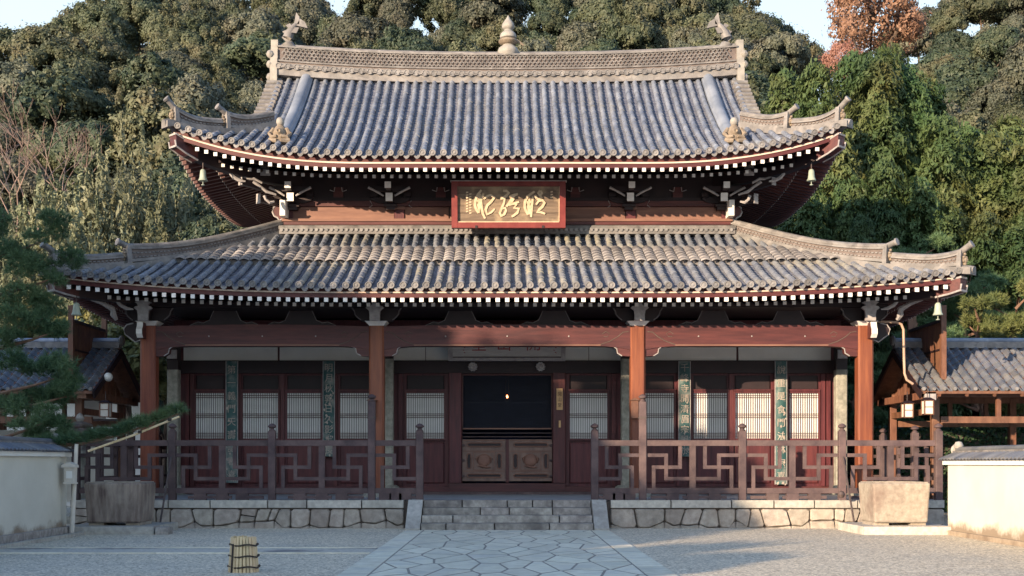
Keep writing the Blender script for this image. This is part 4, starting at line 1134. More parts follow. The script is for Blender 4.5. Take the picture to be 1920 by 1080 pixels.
# dark room behind
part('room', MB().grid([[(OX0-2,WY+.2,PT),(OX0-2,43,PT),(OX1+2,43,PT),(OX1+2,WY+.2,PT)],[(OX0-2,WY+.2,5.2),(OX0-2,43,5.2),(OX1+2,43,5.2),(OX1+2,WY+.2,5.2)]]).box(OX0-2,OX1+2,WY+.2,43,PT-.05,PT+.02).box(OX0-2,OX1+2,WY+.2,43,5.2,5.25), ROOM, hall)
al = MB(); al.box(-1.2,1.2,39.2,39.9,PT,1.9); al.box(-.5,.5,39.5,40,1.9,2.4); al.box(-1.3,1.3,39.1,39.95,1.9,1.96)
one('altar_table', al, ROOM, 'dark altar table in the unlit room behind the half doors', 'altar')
lp = thing('oil_lamp', 'small glowing oil lamp in the dark doorway of the hall', 'lamp', (0, 38.2, 2.96))
zl_ = Z(744, 38.2)
part('lamp_bowl', MB().lathe([(.02,-.16),(.05,-.14),(.07,-.08),(.06,-.05)], (0,38.2,zl_), n=10), IRON, lp)
part('lamp_chain', MB().tube([(.06,38.2,zl_-.06),(.0,38.2,5.15)], .006, n=5).tube([(-.06,38.2,zl_-.06),(.0,38.2,5.15)], .006, n=5), IRON, lp)
part('flame', MB().lathe([(0,-.055),(.028,-.02),(.03,.01),(.012,.05),(0,.075)], (0,38.2,zl_), n=8), emis('flame', (1.0,.30,.10), 6.0), lp)
# pair of half doors with slots and peach carving
for sg in (-1,1):
    xa, xb = sorted((xw(sg*3), xw(sg*84)))
    z0, z1 = zw(902), zw(824); xc = (xa+xb)/2; y = WY-.06
    d = part('half_door', MB().box(xa,xb,y,y+.08,z0,z1), DOORW, hall)
    def slot(x0,x1,za,zb):
        r_ = min(x1-x0, zb-za)/2
        if x1-x0 > zb-za: pts = [(x1-r_+r_*math.cos(t), (za+zb)/2+r_*math.sin(t)) for t in np.linspace(-PI/2,PI/2,7)] + [(x0+r_+r_*math.cos(t), (za+zb)/2+r_*math.sin(t)) for t in np.linspace(PI/2,3*PI/2,7)]
        else: pts = [((x0+x1)/2+r_*math.cos(t), zb-r_+r_*math.sin(t)) for t in np.linspace(0,PI,7)] + [((x0+x1)/2+r_*math.cos(t), za+r_+r_*math.sin(t)) for t in np.linspace(PI,2*PI,7)]
        part('slot', MB().prism_xz(pts, y-.004, y+.02), DARKW, d)
        part('slot_rim', MB().tube([(a,y-.012,b) for a,b in pts+[pts[0]]], .020, n=6), PANELW, d)
    W_ = xb-xa; H_ = z1-z0
    slot(xa+.12*W_, xb-.10*W_, z1-.17*H_, z1-.085*H_); slot(xa+.12*W_, xb-.10*W_, z0+.09*H_, z0+.17*H_)
    slot(xa+.11*W_, xa+.20*W_, z0+.30*H_, z0+.66*H_); slot(xb-.19*W_, xb-.10*W_, z0+.30*H_, z0+.66*H_)
    fr = MB()
    for a,b,c,e in ((xa+.26*W_,xb-.26*W_,z0+.255*H_,z0+.275*H_),(xa+.26*W_,xb-.26*W_,z0+.685*H_,z0+.705*H_)): fr.box(a,b,y-.02,y-.001,c,e)
    for xx in (xa+.26*W_, xb-.26*W_): fr.box(xx-.012,xx+.012,y-.02,y-.001,z0+.276*H_,z0+.684*H_)
    for zz in (z0+.24*H_, z0+.72*H_, z1-.03): fr.box(xa+.02,xb-.02,y-.018,y-.001,zz-.012,zz+.012)
    part('panel_moulding', fr, PANELW, d)
    pe = MB(); zc_ = z0+.50*H_
    pe.lathe([(.0,-.05),(.10,-.045),(.17,-.028),(.195,.0)], (xc,y,zc_), n=18, axis='y')
    pe.tube([(xc-.2,y-.02,zc_-.16),(xc-.05,y-.04,zc_-.18),(xc+.1,y-.03,zc_-.21),(xc+.2,y-.02,zc_-.20)], [.012,.03,.03,.01], n=6)
    pe.tube([(xc+.2,y-.02,zc_-.08),(xc+.22,y-.04,zc_+.05),(xc+.15,y-.03,zc_+.14)], [.012,.035,.01], n=6)
    pe.tube([(xc-.2,y-.02,zc_-.08),(xc-.22,y-.04,zc_+.05),(xc-.15,y-.03,zc_+.14)], [.012,.035,.01], n=6)
    part('peach_carving', pe, PANELW, d, smooth=True)
    for f in (.12,.5,.86):
        xx = xa-.0 if sg < 0 else xb
        part('hinge', MB().tube([(xx-.07,y-.03,z0+f*H_),(xx+.07,y-.03,z0+f*H_)], .035, n=8), GREYW, d)
part('meeting_stile', MB().box(xw(-2.8),xw(2.8),WY-.09,WY+.02,zw(905)+.002,zw(824)), WOODR, hall)
# round fittings under the door plaque
for i, x in enumerate((-64, 62)):
    t_ = thing('door_rosette', ('left' if i == 0 else 'right')+' one of two grey flower-shaped discs hanging over the doorway', 'ornament', (xw(x),WY-.3,zw(690)), 'flower discs over the doorway')
    rs = MB(); c = (xw(x),WY-.3,zw(689))
    rs.lathe([(0,-.05),(.05,-.045),(.06,-.02),(.12,-.02),(.13,.02)], c, n=16, axis='y')
    part('disc', rs, EDGE, t_)
    for k in range(10):
        a = 2*PI*k/10
        part('petal', MB().lathe([(0,-.035),(.025,-.02),(.03,.02)], (c[0]+.115*math.cos(a),c[1],c[2]+.115*math.sin(a)), n=7, axis='y'), EDGE, t_)
    part('hanger', MB().box(c[0]-.03,c[0]+.03,c[1]+.02,c[1]+.06,c[2]+.05,c[2]+.32), DARKW, t_)

# ------------------------------------------------------------------ plaques and boards with writing
def glyph(ch, size, depth):
    cu = bpy.data.curves.new('g','FONT'); cu.body = ch; cu.size = size; cu.extrude = depth; cu.align_x = 'CENTER'; cu.resolution_u = 2
    o = bpy.data.objects.new('g', cu); COL.objects.link(o)
    bpy.context.view_layer.update()
    me = bpy.data.meshes.new_from_object(o.evaluated_get(bpy.context.evaluated_depsgraph_get()))
    bpy.data.objects.remove(o); bpy.data.curves.remove(cu)
    return me
def text_part(ch, size, depth, pos, m, parent, pitch=0, name='character', bold=0):
    me = glyph(ch, size, depth)
    me.materials.clear(); me.materials.append(m)
    xs_ = [v.co.x for v in me.vertices]; ys_ = [v.co.y for v in me.vertices]
    if not xs_: return
    cx, cy = (min(xs_)+max(xs_))/2, (min(ys_)+max(ys_))/2
    for v in me.vertices: v.co.x -= cx; v.co.y -= cy
    return put(name, me, parent, pos, (PI/2+pitch,0,0))
# upper plaque: traced brush strokes, pixel coordinates of the picture of the board -> metres on the board
PLY = 34.9
up_ = thing('upper_plaque', 'red-framed weathered plaque with three cursive characters on the upper storey', 'plaque', (0, PLY, 8.4))
LEAN = .10
def pl(px, py, d=0):
    z = Z(py, PLY); return (X(px, PLY), PLY - (z-8.25)*LEAN - d + .05, z)
def plq(px0, px1, py0, py1, d0, d1, m, name, par):
    a = [pl(px0,py1,d0),pl(px1,py1,d0),pl(px1,py1,d1),pl(px0,py1,d1),pl(px0,py0,d0),pl(px1,py0,d0),pl(px1,py0,d1),pl(px0,py0,d1)]
    return part(name, MB().hexa(a), m, par)
for k,(a,b) in enumerate(((351,364),(364,374),(374,387),(387,400),(400,418))):
    plq(857,1050,a+.25,b-.25,.04+.008*(k % 2),-.05,PLQ,'board_plank',up_)
plq(847,858,343,428,.13,-.05,REDF,'frame',up_); plq(1049,1060,343,428,.13,-.05,REDF,'frame',up_)
plq(858.1,1048.9,343,351,.125,-.05,REDF,'frame',up_); plq(858.1,1048.9,418,428,.125,-.05,REDF,'frame',up_)
plq(859,1048,416,417.7,.10,.0,GOLDL,'inner_trim',up_); plq(1047.4,1048.8,352,416,.10,.0,GOLDL,'inner_trim',up_)
plq(845,1062,341.6,342.8,.15,-.05,EDGE,'top_trim',up_)
ST = [
 [[(1345,300),(1300,330),(1245,370),(1212,440),(1208,510),(1228,570),(1255,618)],[(1322,370),(1312,450),(1300,560),(1298,648)],[(1275,400),(1262,480),(1265,570),(1282,610)],[(1235,450),(1300,440)],[(1238,510),(1300,505)],[(1250,560),(1300,560)],
  [(1420,285),(1396,320),(1415,355),(1447,325),(1428,288)],[(1425,350),(1440,385),(1400,408),(1372,400)],[(1365,480),(1400,432),(1455,420),(1482,455),(1455,505),(1410,545),(1378,585),(1430,582),(1492,604)],[(1350,350),(1372,395)]],
 [[(910,290),(955,292),(990,318),(950,362),(905,392),(868,400)],[(935,372),(925,450),(890,530),(865,590),(885,632),(925,610),(950,560),(940,522),(900,530)],[(1085,332),(1030,400),(985,470),(955,505)],[(1000,372),(1060,350),(1115,335)],[(1060,395),(1030,440),(1000,480),(1070,462),(1132,440)],[(1100,470),(1060,525),(1130,532),(1105,590),(1060,625),(1028,642)]],
 [[(612,280),(560,345),(528,420),(520,490),(540,545),(568,592)],[(640,325),(605,420),(610,510),(630,600),(662,668)],[(590,330),(582,420),(575,520),(572,595)],[(545,430),(610,415)],[(548,490),(612,480)],[(640,405),(690,365),(735,348),(790,382),(745,440),(690,490),(670,550),(690,612),(745,585),(795,535)]]]
for ch in ST:
    mb = MB()
    for k, s_ in enumerate(ch):
        n_ = len(s_); pts = [Vector((820+x/7.385, 320+y/7.385, 0)) for x,y in s_]
        L_, R_ = [], []
        for i,p in enumerate(pts):
            d = pts[min(i+1,n_-1)]-pts[max(i-1,0)]; nrm = Vector((-d.y,d.x,0)).normalized()
            wd = 2.5*(.55+.45*math.sin(PI*(i+.6)/(n_+.2)))
            L_.append(p+nrm*wd); R_.append(p-nrm*wd)
        d0 = .066+.0015*k
        P = [[pl(a.x,a.y,.045),pl(a.x,a.y,d0),pl(b.x,b.y,d0),pl(b.x,b.y,.045)] for a,b in zip(L_,R_)]
        mb.grid(P)
    part('brush_character', mb, GOLDL, up_, fix=True)
sg_ = MB()
for k,(a,b) in enumerate(((374,360),(378,366),(373,372),(377,380),(374,386),(379,392),(374,398),(377,404))):
    pass
# small signature marks at both ends of the board
for px_, py0_ in ((876,361),(882,364),(1034,360)):
    mb = MB()
    for k in range(8 if px_ < 1000 else 3):
        y_ = py0_+k*5.0
        a = [pl(px_-2,y_+3,.045),pl(px_+2,y_+2,.045),pl(px_+2,y_+2,.06),pl(px_-2,y_+3,.06),pl(px_-2,y_,.045),pl(px_+2.4,y_,.045),pl(px_+2.4,y_,.06),pl(px_-2,y_,.06)]
        mb.hexa(a)
    part('signature_mark', mb, GOLDL, up_, kind='stuff')
for px_ in (893,1018):
    plq(px_-2,px_+2,424,429,.15,.10,DARKW,'bracket_pin',up_)

# lower plaque over the doorway: three red characters read from the right
lpq = thing('lower_plaque', 'grey plaque with faded red characters above the dark doorway', 'plaque', (0, 35.5, 4.6))
PLY2 = 35.5
def q2(px, py, d=0):
    z = Z(py, PLY2); return (X(px,PLY2), PLY2-(z-4.55)*.22-d, z)
def plq2(px0,px1,py0,py1,d0,d1,m,name):
    return part(name, MB().hexa([q2(px0,py1,d0),q2(px1,py1,d0),q2(px1,py1,d1),q2(px0,py1,d1),q2(px0,py0,d0),q2(px1,py0,d0),q2(px1,py0,d1),q2(px0,py0,d1)]), m, lpq)
plq2(849,1052,626,669,.03,-.03,PLQ2,'board')
plq2(841,849,618,677,.07,-.03,EDGE,'frame'); plq2(1052,1060,618,677,.07,-.03,EDGE,'frame'); plq2(849.1,1051.9,671,677,.068,-.03,EDGE,'frame'); plq2(849.1,1051.9,618,626,.068,-.03,EDGE,'frame')
plq2(849.2,1051.8,669.1,670.9,.045,-.03,DARKW,'inner_line')
for ch, px_ in (('堂',898),('山',945),('開',1000)):
    p = q2(px_, 645, .034)
    text_part(ch, .46, .006, p, REDL, lpq, .2)
mb = MB()
for k in range(6):
    a = q2(1037+(k % 2)*3, 640+k*4.2, .034); mb.beam(a, Vector(a)+Vector((.05,0,-.012*(k % 3))), .008, .02)
    a = q2(868+(k % 2)*2, 640+k*4.2, .034); mb.beam(a, Vector(a)+Vector((.04,0,-.012*(k % 3))), .008, .02)
part('signature_mark', mb, REDL, lpq, kind='stuff')

# couplet boards on the wall posts
BOARDS = [(-514,905,'第一義門天壽記春喜','outermost green couplet board left of the doorway, reaching low'),
          (-333,856,'明月秋郭日久影上長','shorter green couplet board left of the doorway'),
          (331,856,'千峰寺開清眉宗風水','shorter green couplet board right of the doorway'),
          (511,908,'說重是食門法林宗喜','outermost green couplet board right of the doorway, sunlit below')]
for off, pb, txt, lab in BOARDS:
    bt = thing('couplet_board', lab, 'board', (xw(off),WY-.2,zw(pb)), 'green couplet boards on the wall posts')
    z0, z1 = zw(pb), zw(678); x = xw(off)
    n = 6
    sec = [(x-.17+.34*k/n, WY-.16-.04*math.sin(PI*k/n)) for k in range(n+1)]
    part('board', MB().prism_xy(sec+[(x+.17,WY-.12),(x-.17,WY-.12)], z0, z1), GREENB, bt)
    ed = MB(); ed.box(x-.178,x-.158,WY-.175,WY-.125,z0,z1).box(x+.158,x+.178,WY-.175,WY-.125,z0,z1)
    part('board_edge', ed, EDGE, bt)
    nch = len(txt); dz = (z1-z0)/(nch+.3)
    for k,ch in enumerate(txt):
        text_part(ch, .26, .006, (x, WY-.203, z1-dz*(k+.65)), PINKL, bt)
    wn = MB()
    for k in range(26):   # flaked paint patches near the weathered foot
        zz_ = z0+random.random()**1.6*(z1-z0)*.7; xx = x+random.uniform(-.14,.14)
        y_ = WY-.161-.04*math.sin(PI*(xx-x+.17)/.34)
        s_ = random.uniform(.012,.04)
        wn.prism_xz([(xx-s_,zz_),(xx,zz_-s_*1.4),(xx+s_,zz_-s_*.3),(xx+s_*.5,zz_+s_*1.2),(xx-s_*.6,zz_+s_)], y_-.004, y_+.02)
    part('flaked_paint', wn, PINKL, bt, kind='stuff')
# small wooden signs on the right door post
sgn_ = thing('wooden_name_sign', 'long light wooden name sign with ink characters on the right door post', 'sign', (xw(97),WY-.2,zw(768)))
part('sign_board', MB().box(xw(92),xw(103.5),WY-.215,WY-.182,zw(769),zw(729)), WOODL, sgn_)
for k,ch in enumerate('開山堂'):
    text_part(ch, .13, .003, (xw(97.7), WY-.218, zw(739.5+10.2*k)), INK, sgn_)
one('small_wooden_tag', MB().cbox(xw(96),xw(100),WY-.212,WY-.182,zw(802),zw(789),.005), WOODL, 'tiny plain wooden tag below the name sign on the right door post', 'tag')
# little boxes on the inner columns
for sx in (-1,1):
    x = sx*3.5-(.10 if sx < 0 else .1)
    t_ = thing('column_box', 'small dark wooden box fixed to the %s middle column beside the tall post' % ('left' if sx < 0 else 'right'), 'box', (x,CYF-.3,zc(790)), 'boxes on the middle columns')
    part('box_body', MB().cbox(x-.10,x+.10,CYF-.36,CYF-.21,zc(785),zc(752),.01), WOODB, t_)
    part('box_roof', MB().prism_xz([(x-.15,zc(752)),(x+.15,zc(752)),(x,zc(747))], CYF-.40, CYF-.205), WOODB, t_)

# ------------------------------------------------------------------ balustrades with key-fret lattice
BY = 30.16
zb = lambda py: Z(py, BY)
RT0, RT1, RB0, RB1 = zb(836), zb(825.5), zb(925), zb(915)
HALFB = [('left', -1), ('right', 1)]
for nm, sg in HALFB:
    bl = thing('balustrade', 'weathered wooden fret balustrade on the platform edge %s of the steps' % nm, 'balustrade', (sg*6.4, BY, PT), 'balustrades on the platform edge')
    def X_(x): return sg*x
    def bx(name, x0, x1, z0, z1, t=.05, y=BY, m=GREYW):
        a,b = sorted((sg*x0, sg*x1)); return part(name, MB().box(a,b,y-t,y+t,z0,z1), m, bl)
    posts = [(2.15,2.38),(3.33,3.10),(5.78,2.38),(8.23,2.38),(10.6,2.38)]
    def post(x, y, ztop, tall=False):
        p = part('post', MB().cbox(sg*x-.088,sg*x+.088,y-.088,y+.088,PT,ztop,.012), GREYW, bl)
        part('post_knob', MB().lathe([(.075,-.01),(.085,.02),(.05,.05),(.045,.065),(.10,.10),(.105,.13),(.07,.165),(.02,.19),(0,.195)], (sg*x,y,ztop), n=12), GREYW, p, smooth=True)
        if tall: part('post_band', MB().cbox(sg*x-.098,sg*x+.098,y-.098,y+.098,ztop-.42,ztop-.36,.012), IRON, p)
    for x, zt_ in posts: post(x, BY, zt_, abs(x-3.33) < .01)
    A0, A1, B1 = zb(853.5), zb(897.5), zb(876)
    spans = [(3.33,2.15),(3.33,4.555),(5.78,4.555),(5.78,7.005),(8.23,7.005),(8.23,9.42),(10.6,9.42)]
    pg = [(2.15,3.33),(3.33,5.78),(5.78,8.23),(8.23,10.6)]
    for a,b in pg:
        bx('top_rail', a+.09, b-.09, RT0, RT1, .055); bx('bottom_rail', a+.09, b-.09, RB0, RB1, .055)
        w = b-a
        for c in (a+w*.3,a+w*.5,a+w*.72): bx('foot_block', c-.15, c+.15, PT, RB0-.002, .07)
        for f in (.08,.40,.62): bx('foot_board', a+w*f, a+w*(f+.22), PT+.03, RB0-.06, .03, BY-.03)
    for x in (4.555, 7.005, 9.42): bx('mid_strut', x-.075, x+.075, RB1+.001, RT0-.001, .045)
    hw = .043
    for P_, M_ in spans:
        L = M_-P_; s_ = 1 if L > 0 else -1; W_ = abs(L)
        e0, e1 = .09, W_-(.075 if abs(M_-2.15) > .01 else .09)
        g_ = lambda u: P_+s_*u
        def hb_(u0,u1,z,t): bx('fret_bar', g_(u0), g_(u1), z-hw, z+hw, t)
        def vb_(u,z0,z1,t): bx('fret_bar', g_(u-hw), g_(u+hw), z0, z1, t)
        m = .47*W_
        hb_(e0, m-hw-.001, A0, .036); vb_(m, A1-hw, A0+hw, .037); hb_(m+hw+.001, e1, A1, .036)
        r0, r1 = .22*W_, .75*W_
        vb_(r0, RB1+.001, B1+hw, .030); hb_(r0+hw+.001, r1-hw-.001, B1, .029); vb_(r1, B1-hw, RT0-.001, .030)
    # short return along the platform side
    ys = [BY, 31.9, 34.6, 37.3, 40.0]
    for y0, y1 in zip(ys, ys[1:]):
        post(10.6, y1, 2.38)
        for (z0,z1) in ((RT0,RT1),(RB0,RB1)):
            part('side_rail', MB().box(sg*10.6-.05,sg*10.6+.05,y0+.09,y1-.09,z0,z1), GREYW, bl)
        part('side_strut', MB().box(sg*10.6-.04,sg*10.6+.04,(y0+y1)/2-.06,(y0+y1)/2+.06,RB1+.001,RT0-.001), GREYW, bl)
        for z in (A0,A1): part('fret_bar', MB().box(sg*10.6-.03,sg*10.6+.03,y0+.09,(y0+y1)/2-.061,z-hw,z+hw), GREYW, bl)
# iron stays
for nm, sg in HALFB:
    t_ = thing('iron_stay', 'thin dark iron stay leaning against the %s balustrade post beside the stone tank' % nm, 'stay', (sg*8.1,29.3,0), 'iron stays of the balustrades')
    part('rod', MB().tube([(sg*8.23,BY-.09,zb(857)),(sg*8.24,BY-.35,1.3),(sg*8.30,29.30,.10)], .026, n=6), IRON, t_)
    part('anchor_stone', MB().slab([(sg*8.30-.2,29.1),(sg*8.30+.16,29.1),(sg*8.30+.2,29.5),(sg*8.30-.18,29.5)], lambda a,b,d:(a,b,d), -.02, .14, .03), GRAND, t_)
# stone water tanks
for nm, sg, dsc in (('left',-1,'dark rust-stained'),('right',1,'sunlit pale')):
    x = sg*8.93
    t_ = thing('stone_tank', '%s square stone water tank at the %s end of the platform' % (dsc, nm), 'tank', (x,28.4,0), 'stone tanks before the platform')
    y0, y1 = 27.75, 28.95; w = .655
    ins = MB()
    a = .04
    body = MB().hexa([(x-w+.05,y0+.05,.24),(x+w-.05,y0+.05,.24),(x+w-.05,y1-.05,.24),(x-w+.05,y1-.05,.24),(x-w,y0,1.15),(x+w,y0,1.15),(x+w,y1,1.15),(x-w,y1,1.15)])
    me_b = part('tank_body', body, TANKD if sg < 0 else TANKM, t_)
    bv = me_b.modifiers.new('b','BEVEL'); bv.width = .045; bv.segments = 2
    part('tank_rim', MB().box(x-w+.05,x+w-.05,y0+.05,y0+.16,1.151,1.17).box(x-w+.05,x+w-.05,y1-.16,y1-.05,1.151,1.17).box(x-w+.05,x-w+.15,y0+.161,y1-.161,1.151,1.17).box(x+w-.15,x+w-.05,y0+.161,y1-.161,1.151,1.17), TANKM, t_)
    for dx in (-.42,.42):
        part('tank_foot', MB().box(x+dx-.17,x+dx+.17,y0+.15,y1-.15,.18,.245), TANKM, t_)
    part('base_slab', MB().slab([(x-1.0,27.3),(x+1.05,27.3),(x+1.05,29.4),(x-1.0,29.4)], lambda a,b,d:(a,b,d), -.05, .18, .02), GRAN, t_)
    if sg < 0: part('step_block', MB().slab([(x+1.08,27.35),(x+1.36,27.35),(x+1.36,27.8),(x+1.08,27.8)], lambda a,b,d:(a,b,d), -.05, .16, .02), GRAND, t_)
gl = one('glass_float', MB().lathe([(0,-.09),(.06,-.07),(.09,0),(.06,.07),(0,.09)], (8.05,29.55,PT+.15), n=12), IRON, 'small dark round weight beside the right stone tank', 'weight', smooth=True)

# ------------------------------------------------------------------ side walls of the court
CAPT = MB()
pts = [(-.09+.18*k/5, .035*math.sin(PI*k/5)) for k in range(6)]
CAPT.add([(x,0,z) for x,z in pts]+[(x,.34,z+.135) for x,z in pts]+[(x,0,z-.03) for x,z in pts], [(k,k+1,7+k,6+k) for k in range(5)]+[(12+k,13+k,k+1,k) for k in range(5)])
CAPM = CAPT.mesh('cap_tile', ANNEX); recalc(CAPM)
for nm, sg, lab, ze in (('left',-1,'shaded white plaster court wall with tiled coping at the left edge',1.84),('right',1,'sunlit white plaster court wall with tiled coping at the right edge',1.66)):
    xi, xo = sg*9.88, sg*10.40
    base = .19 if sg < 0 else 0.0
    yE = 27.5
    cw = thing('court_wall', lab, 'wall', (sg*10.1, yE, 0), 'plaster walls of the court')
    a,b = sorted((xi,xo))
    part('wall_body', MB().box(a,b,9,yE,base-.3,ze-.10), WALLM, cw)
    part('cornice', MB().box(a-.09,b+.09,8.95,yE+.09,ze-.10+.001,ze), PLAST, cw)
    xm = (a+b)/2
    part('coping_core', MB().prism_xz([(a-.16,ze+.001),(b+.16,ze+.001),(xm+.08,ze+.155),(xm-.08,ze+.155)], 8.9, yE+.14), PAN, cw)
    y = 9.0
    k = 0; mbs = MB()
    while y < yE+.1:
        if y > 18.5:
            o = put('coping_tile', CAPM, cw, (a-.18 if sg > 0 else b+.18, y, ze+.02), (0,0,-PI/2 if sg > 0 else PI/2))
            o = put('coping_tile', CAPM, cw, (b+.18 if sg > 0 else a-.18, y, ze+.02), (0,0,PI/2 if sg > 0 else -PI/2))
        else: mbs.box(a-.18,a-.02,y,y+.17,ze+.02,ze+.07)
        y += .185
    part('coping_tile_field', mbs, TILE, cw, kind='stuff')
    part('coping_ridge', MB().box(xm-.12,xm+.12,8.9,yE+.10,ze+.15,ze+.21), RIDGE, cw)
    part('coping_cap', MB().tube([(xm,8.9,ze+.235),(xm,yE+.14,ze+.235)], .065, n=8), ANNEX, cw, smooth=True)
    part('coping_end', MB().lathe([(0,-.05),(.11,-.045),(.14,-.0),(.12,.05),(0,.06)], (xm,yE+.16 if sg<0 else yE+.16,ze+.23), n=12, axis='y').lathe([(0,-.1),(.09,-.06),(.11,0),(.07,.08),(0,.1)], (xm,yE+.05,ze+.33), n=10), STATP, cw, smooth=True)
    if sg < 0:
        k1 = part('wall_footing', MB().box(-10.6,-9.74,9,yE+.1,-.1,.185), GRAND, cw)
        y = 9
        while y < 27.6:
            y2 = min(27.6, y+random.uniform(1.2,2.1))
            part('kerb_stone', MB().slab([(-9.52,y+.006),(-9.40,y+.006),(-9.40,y2-.006),(-9.52,y2-.006)], lambda p,q,d:(p,q,d), -.05, .07, .01), GRAN, cw); y = y2
        part('gutter_bed', MB().box(-9.73,-9.53,9,27.6,-.1,.012), JOINT, cw)
    else:
        part('wall_footing', MB().slab([(9.80,9),(10.46,9),(10.46,yE+.05),(9.80,yE+.05)], lambda p,q,d:(p,q,d), -.1, .10, .04), mat('footing_earth', (.20,.15,.11), (.36,.29,.22), scale=3, rough=.9, bump=.4), cw)

# ------------------------------------------------------------------ bamboo cover on the gravel
bc = (-3.88, 18.05)
bb = thing('bamboo_cover', 'small bundle of dry bamboo stakes tied with black rope standing on the gravel', 'bamboo bundle', (bc[0],bc[1],0))
for k in range(24):
    a = 2*PI*k/24; r0, r1 = .205, .165; hh_ = .51+random.uniform(-.012,.014)
    part('bamboo_stake', MB().tube([(bc[0]+r0*math.cos(a),bc[1]+r0*math.sin(a),-.02),(bc[0]+r1*math.cos(a),bc[1]+r1*math.sin(a),hh_)], [.0235,.0195], n=7), BAMB, bb)
part('inner_core', MB().lathe([(.185,0),(.148,.46)], (bc[0],bc[1],0), n=16), BARK, bb)
for z in (.08,.235,.40):
    rr = .2445-.041*z/.5
    part('rope_band', MB().tube([(bc[0]+rr*math.cos(2*PI*k/20+.02*k),bc[1]+rr*math.sin(2*PI*k/20),z+.012*math.sin(k*1.3)) for k in range(21)], .0125, n=5), ROPE, bb)
part('rope_strap', MB().tube([(bc[0]-.135,bc[1]-.20,.0),(bc[0]-.125,bc[1]-.19,.20),(bc[0]-.115,bc[1]-.175,.42)], .014, n=5), ROPE, bb)
# ------------------------------------------------------------------ post with letter box at the left wall
pb = thing('post_box', 'pale wooden letter box on a leaning bare pole by the left court wall', 'letter box', (-9.62,27.2,0))
part('pole', MB().tube([(-9.66,27.2,-.05),(-9.60,27.2,1.0),(-9.55,27.2,2.02)], [.055,.048,.042], n=8), SIGNW, pb)
part('box_body', MB().cbox(-9.75,-9.52,26.98,27.14,1.17,1.50,.008), SIGNW, pb)
part('box_roof', MB().prism_xz([(-9.80,1.50),(-9.48,1.50),(-9.50,1.56),(-9.63,1.62),(-9.78,1.56)], 26.93, 27.17), SIGNW, pb)
part('box_label', MB().box(-9.70,-9.57,26.965,26.979,1.26,1.42), PLAST, pb)
part('box_floor', MB().box(-9.77,-9.50,26.97,27.15,1.14,1.169), SIGNW, pb)

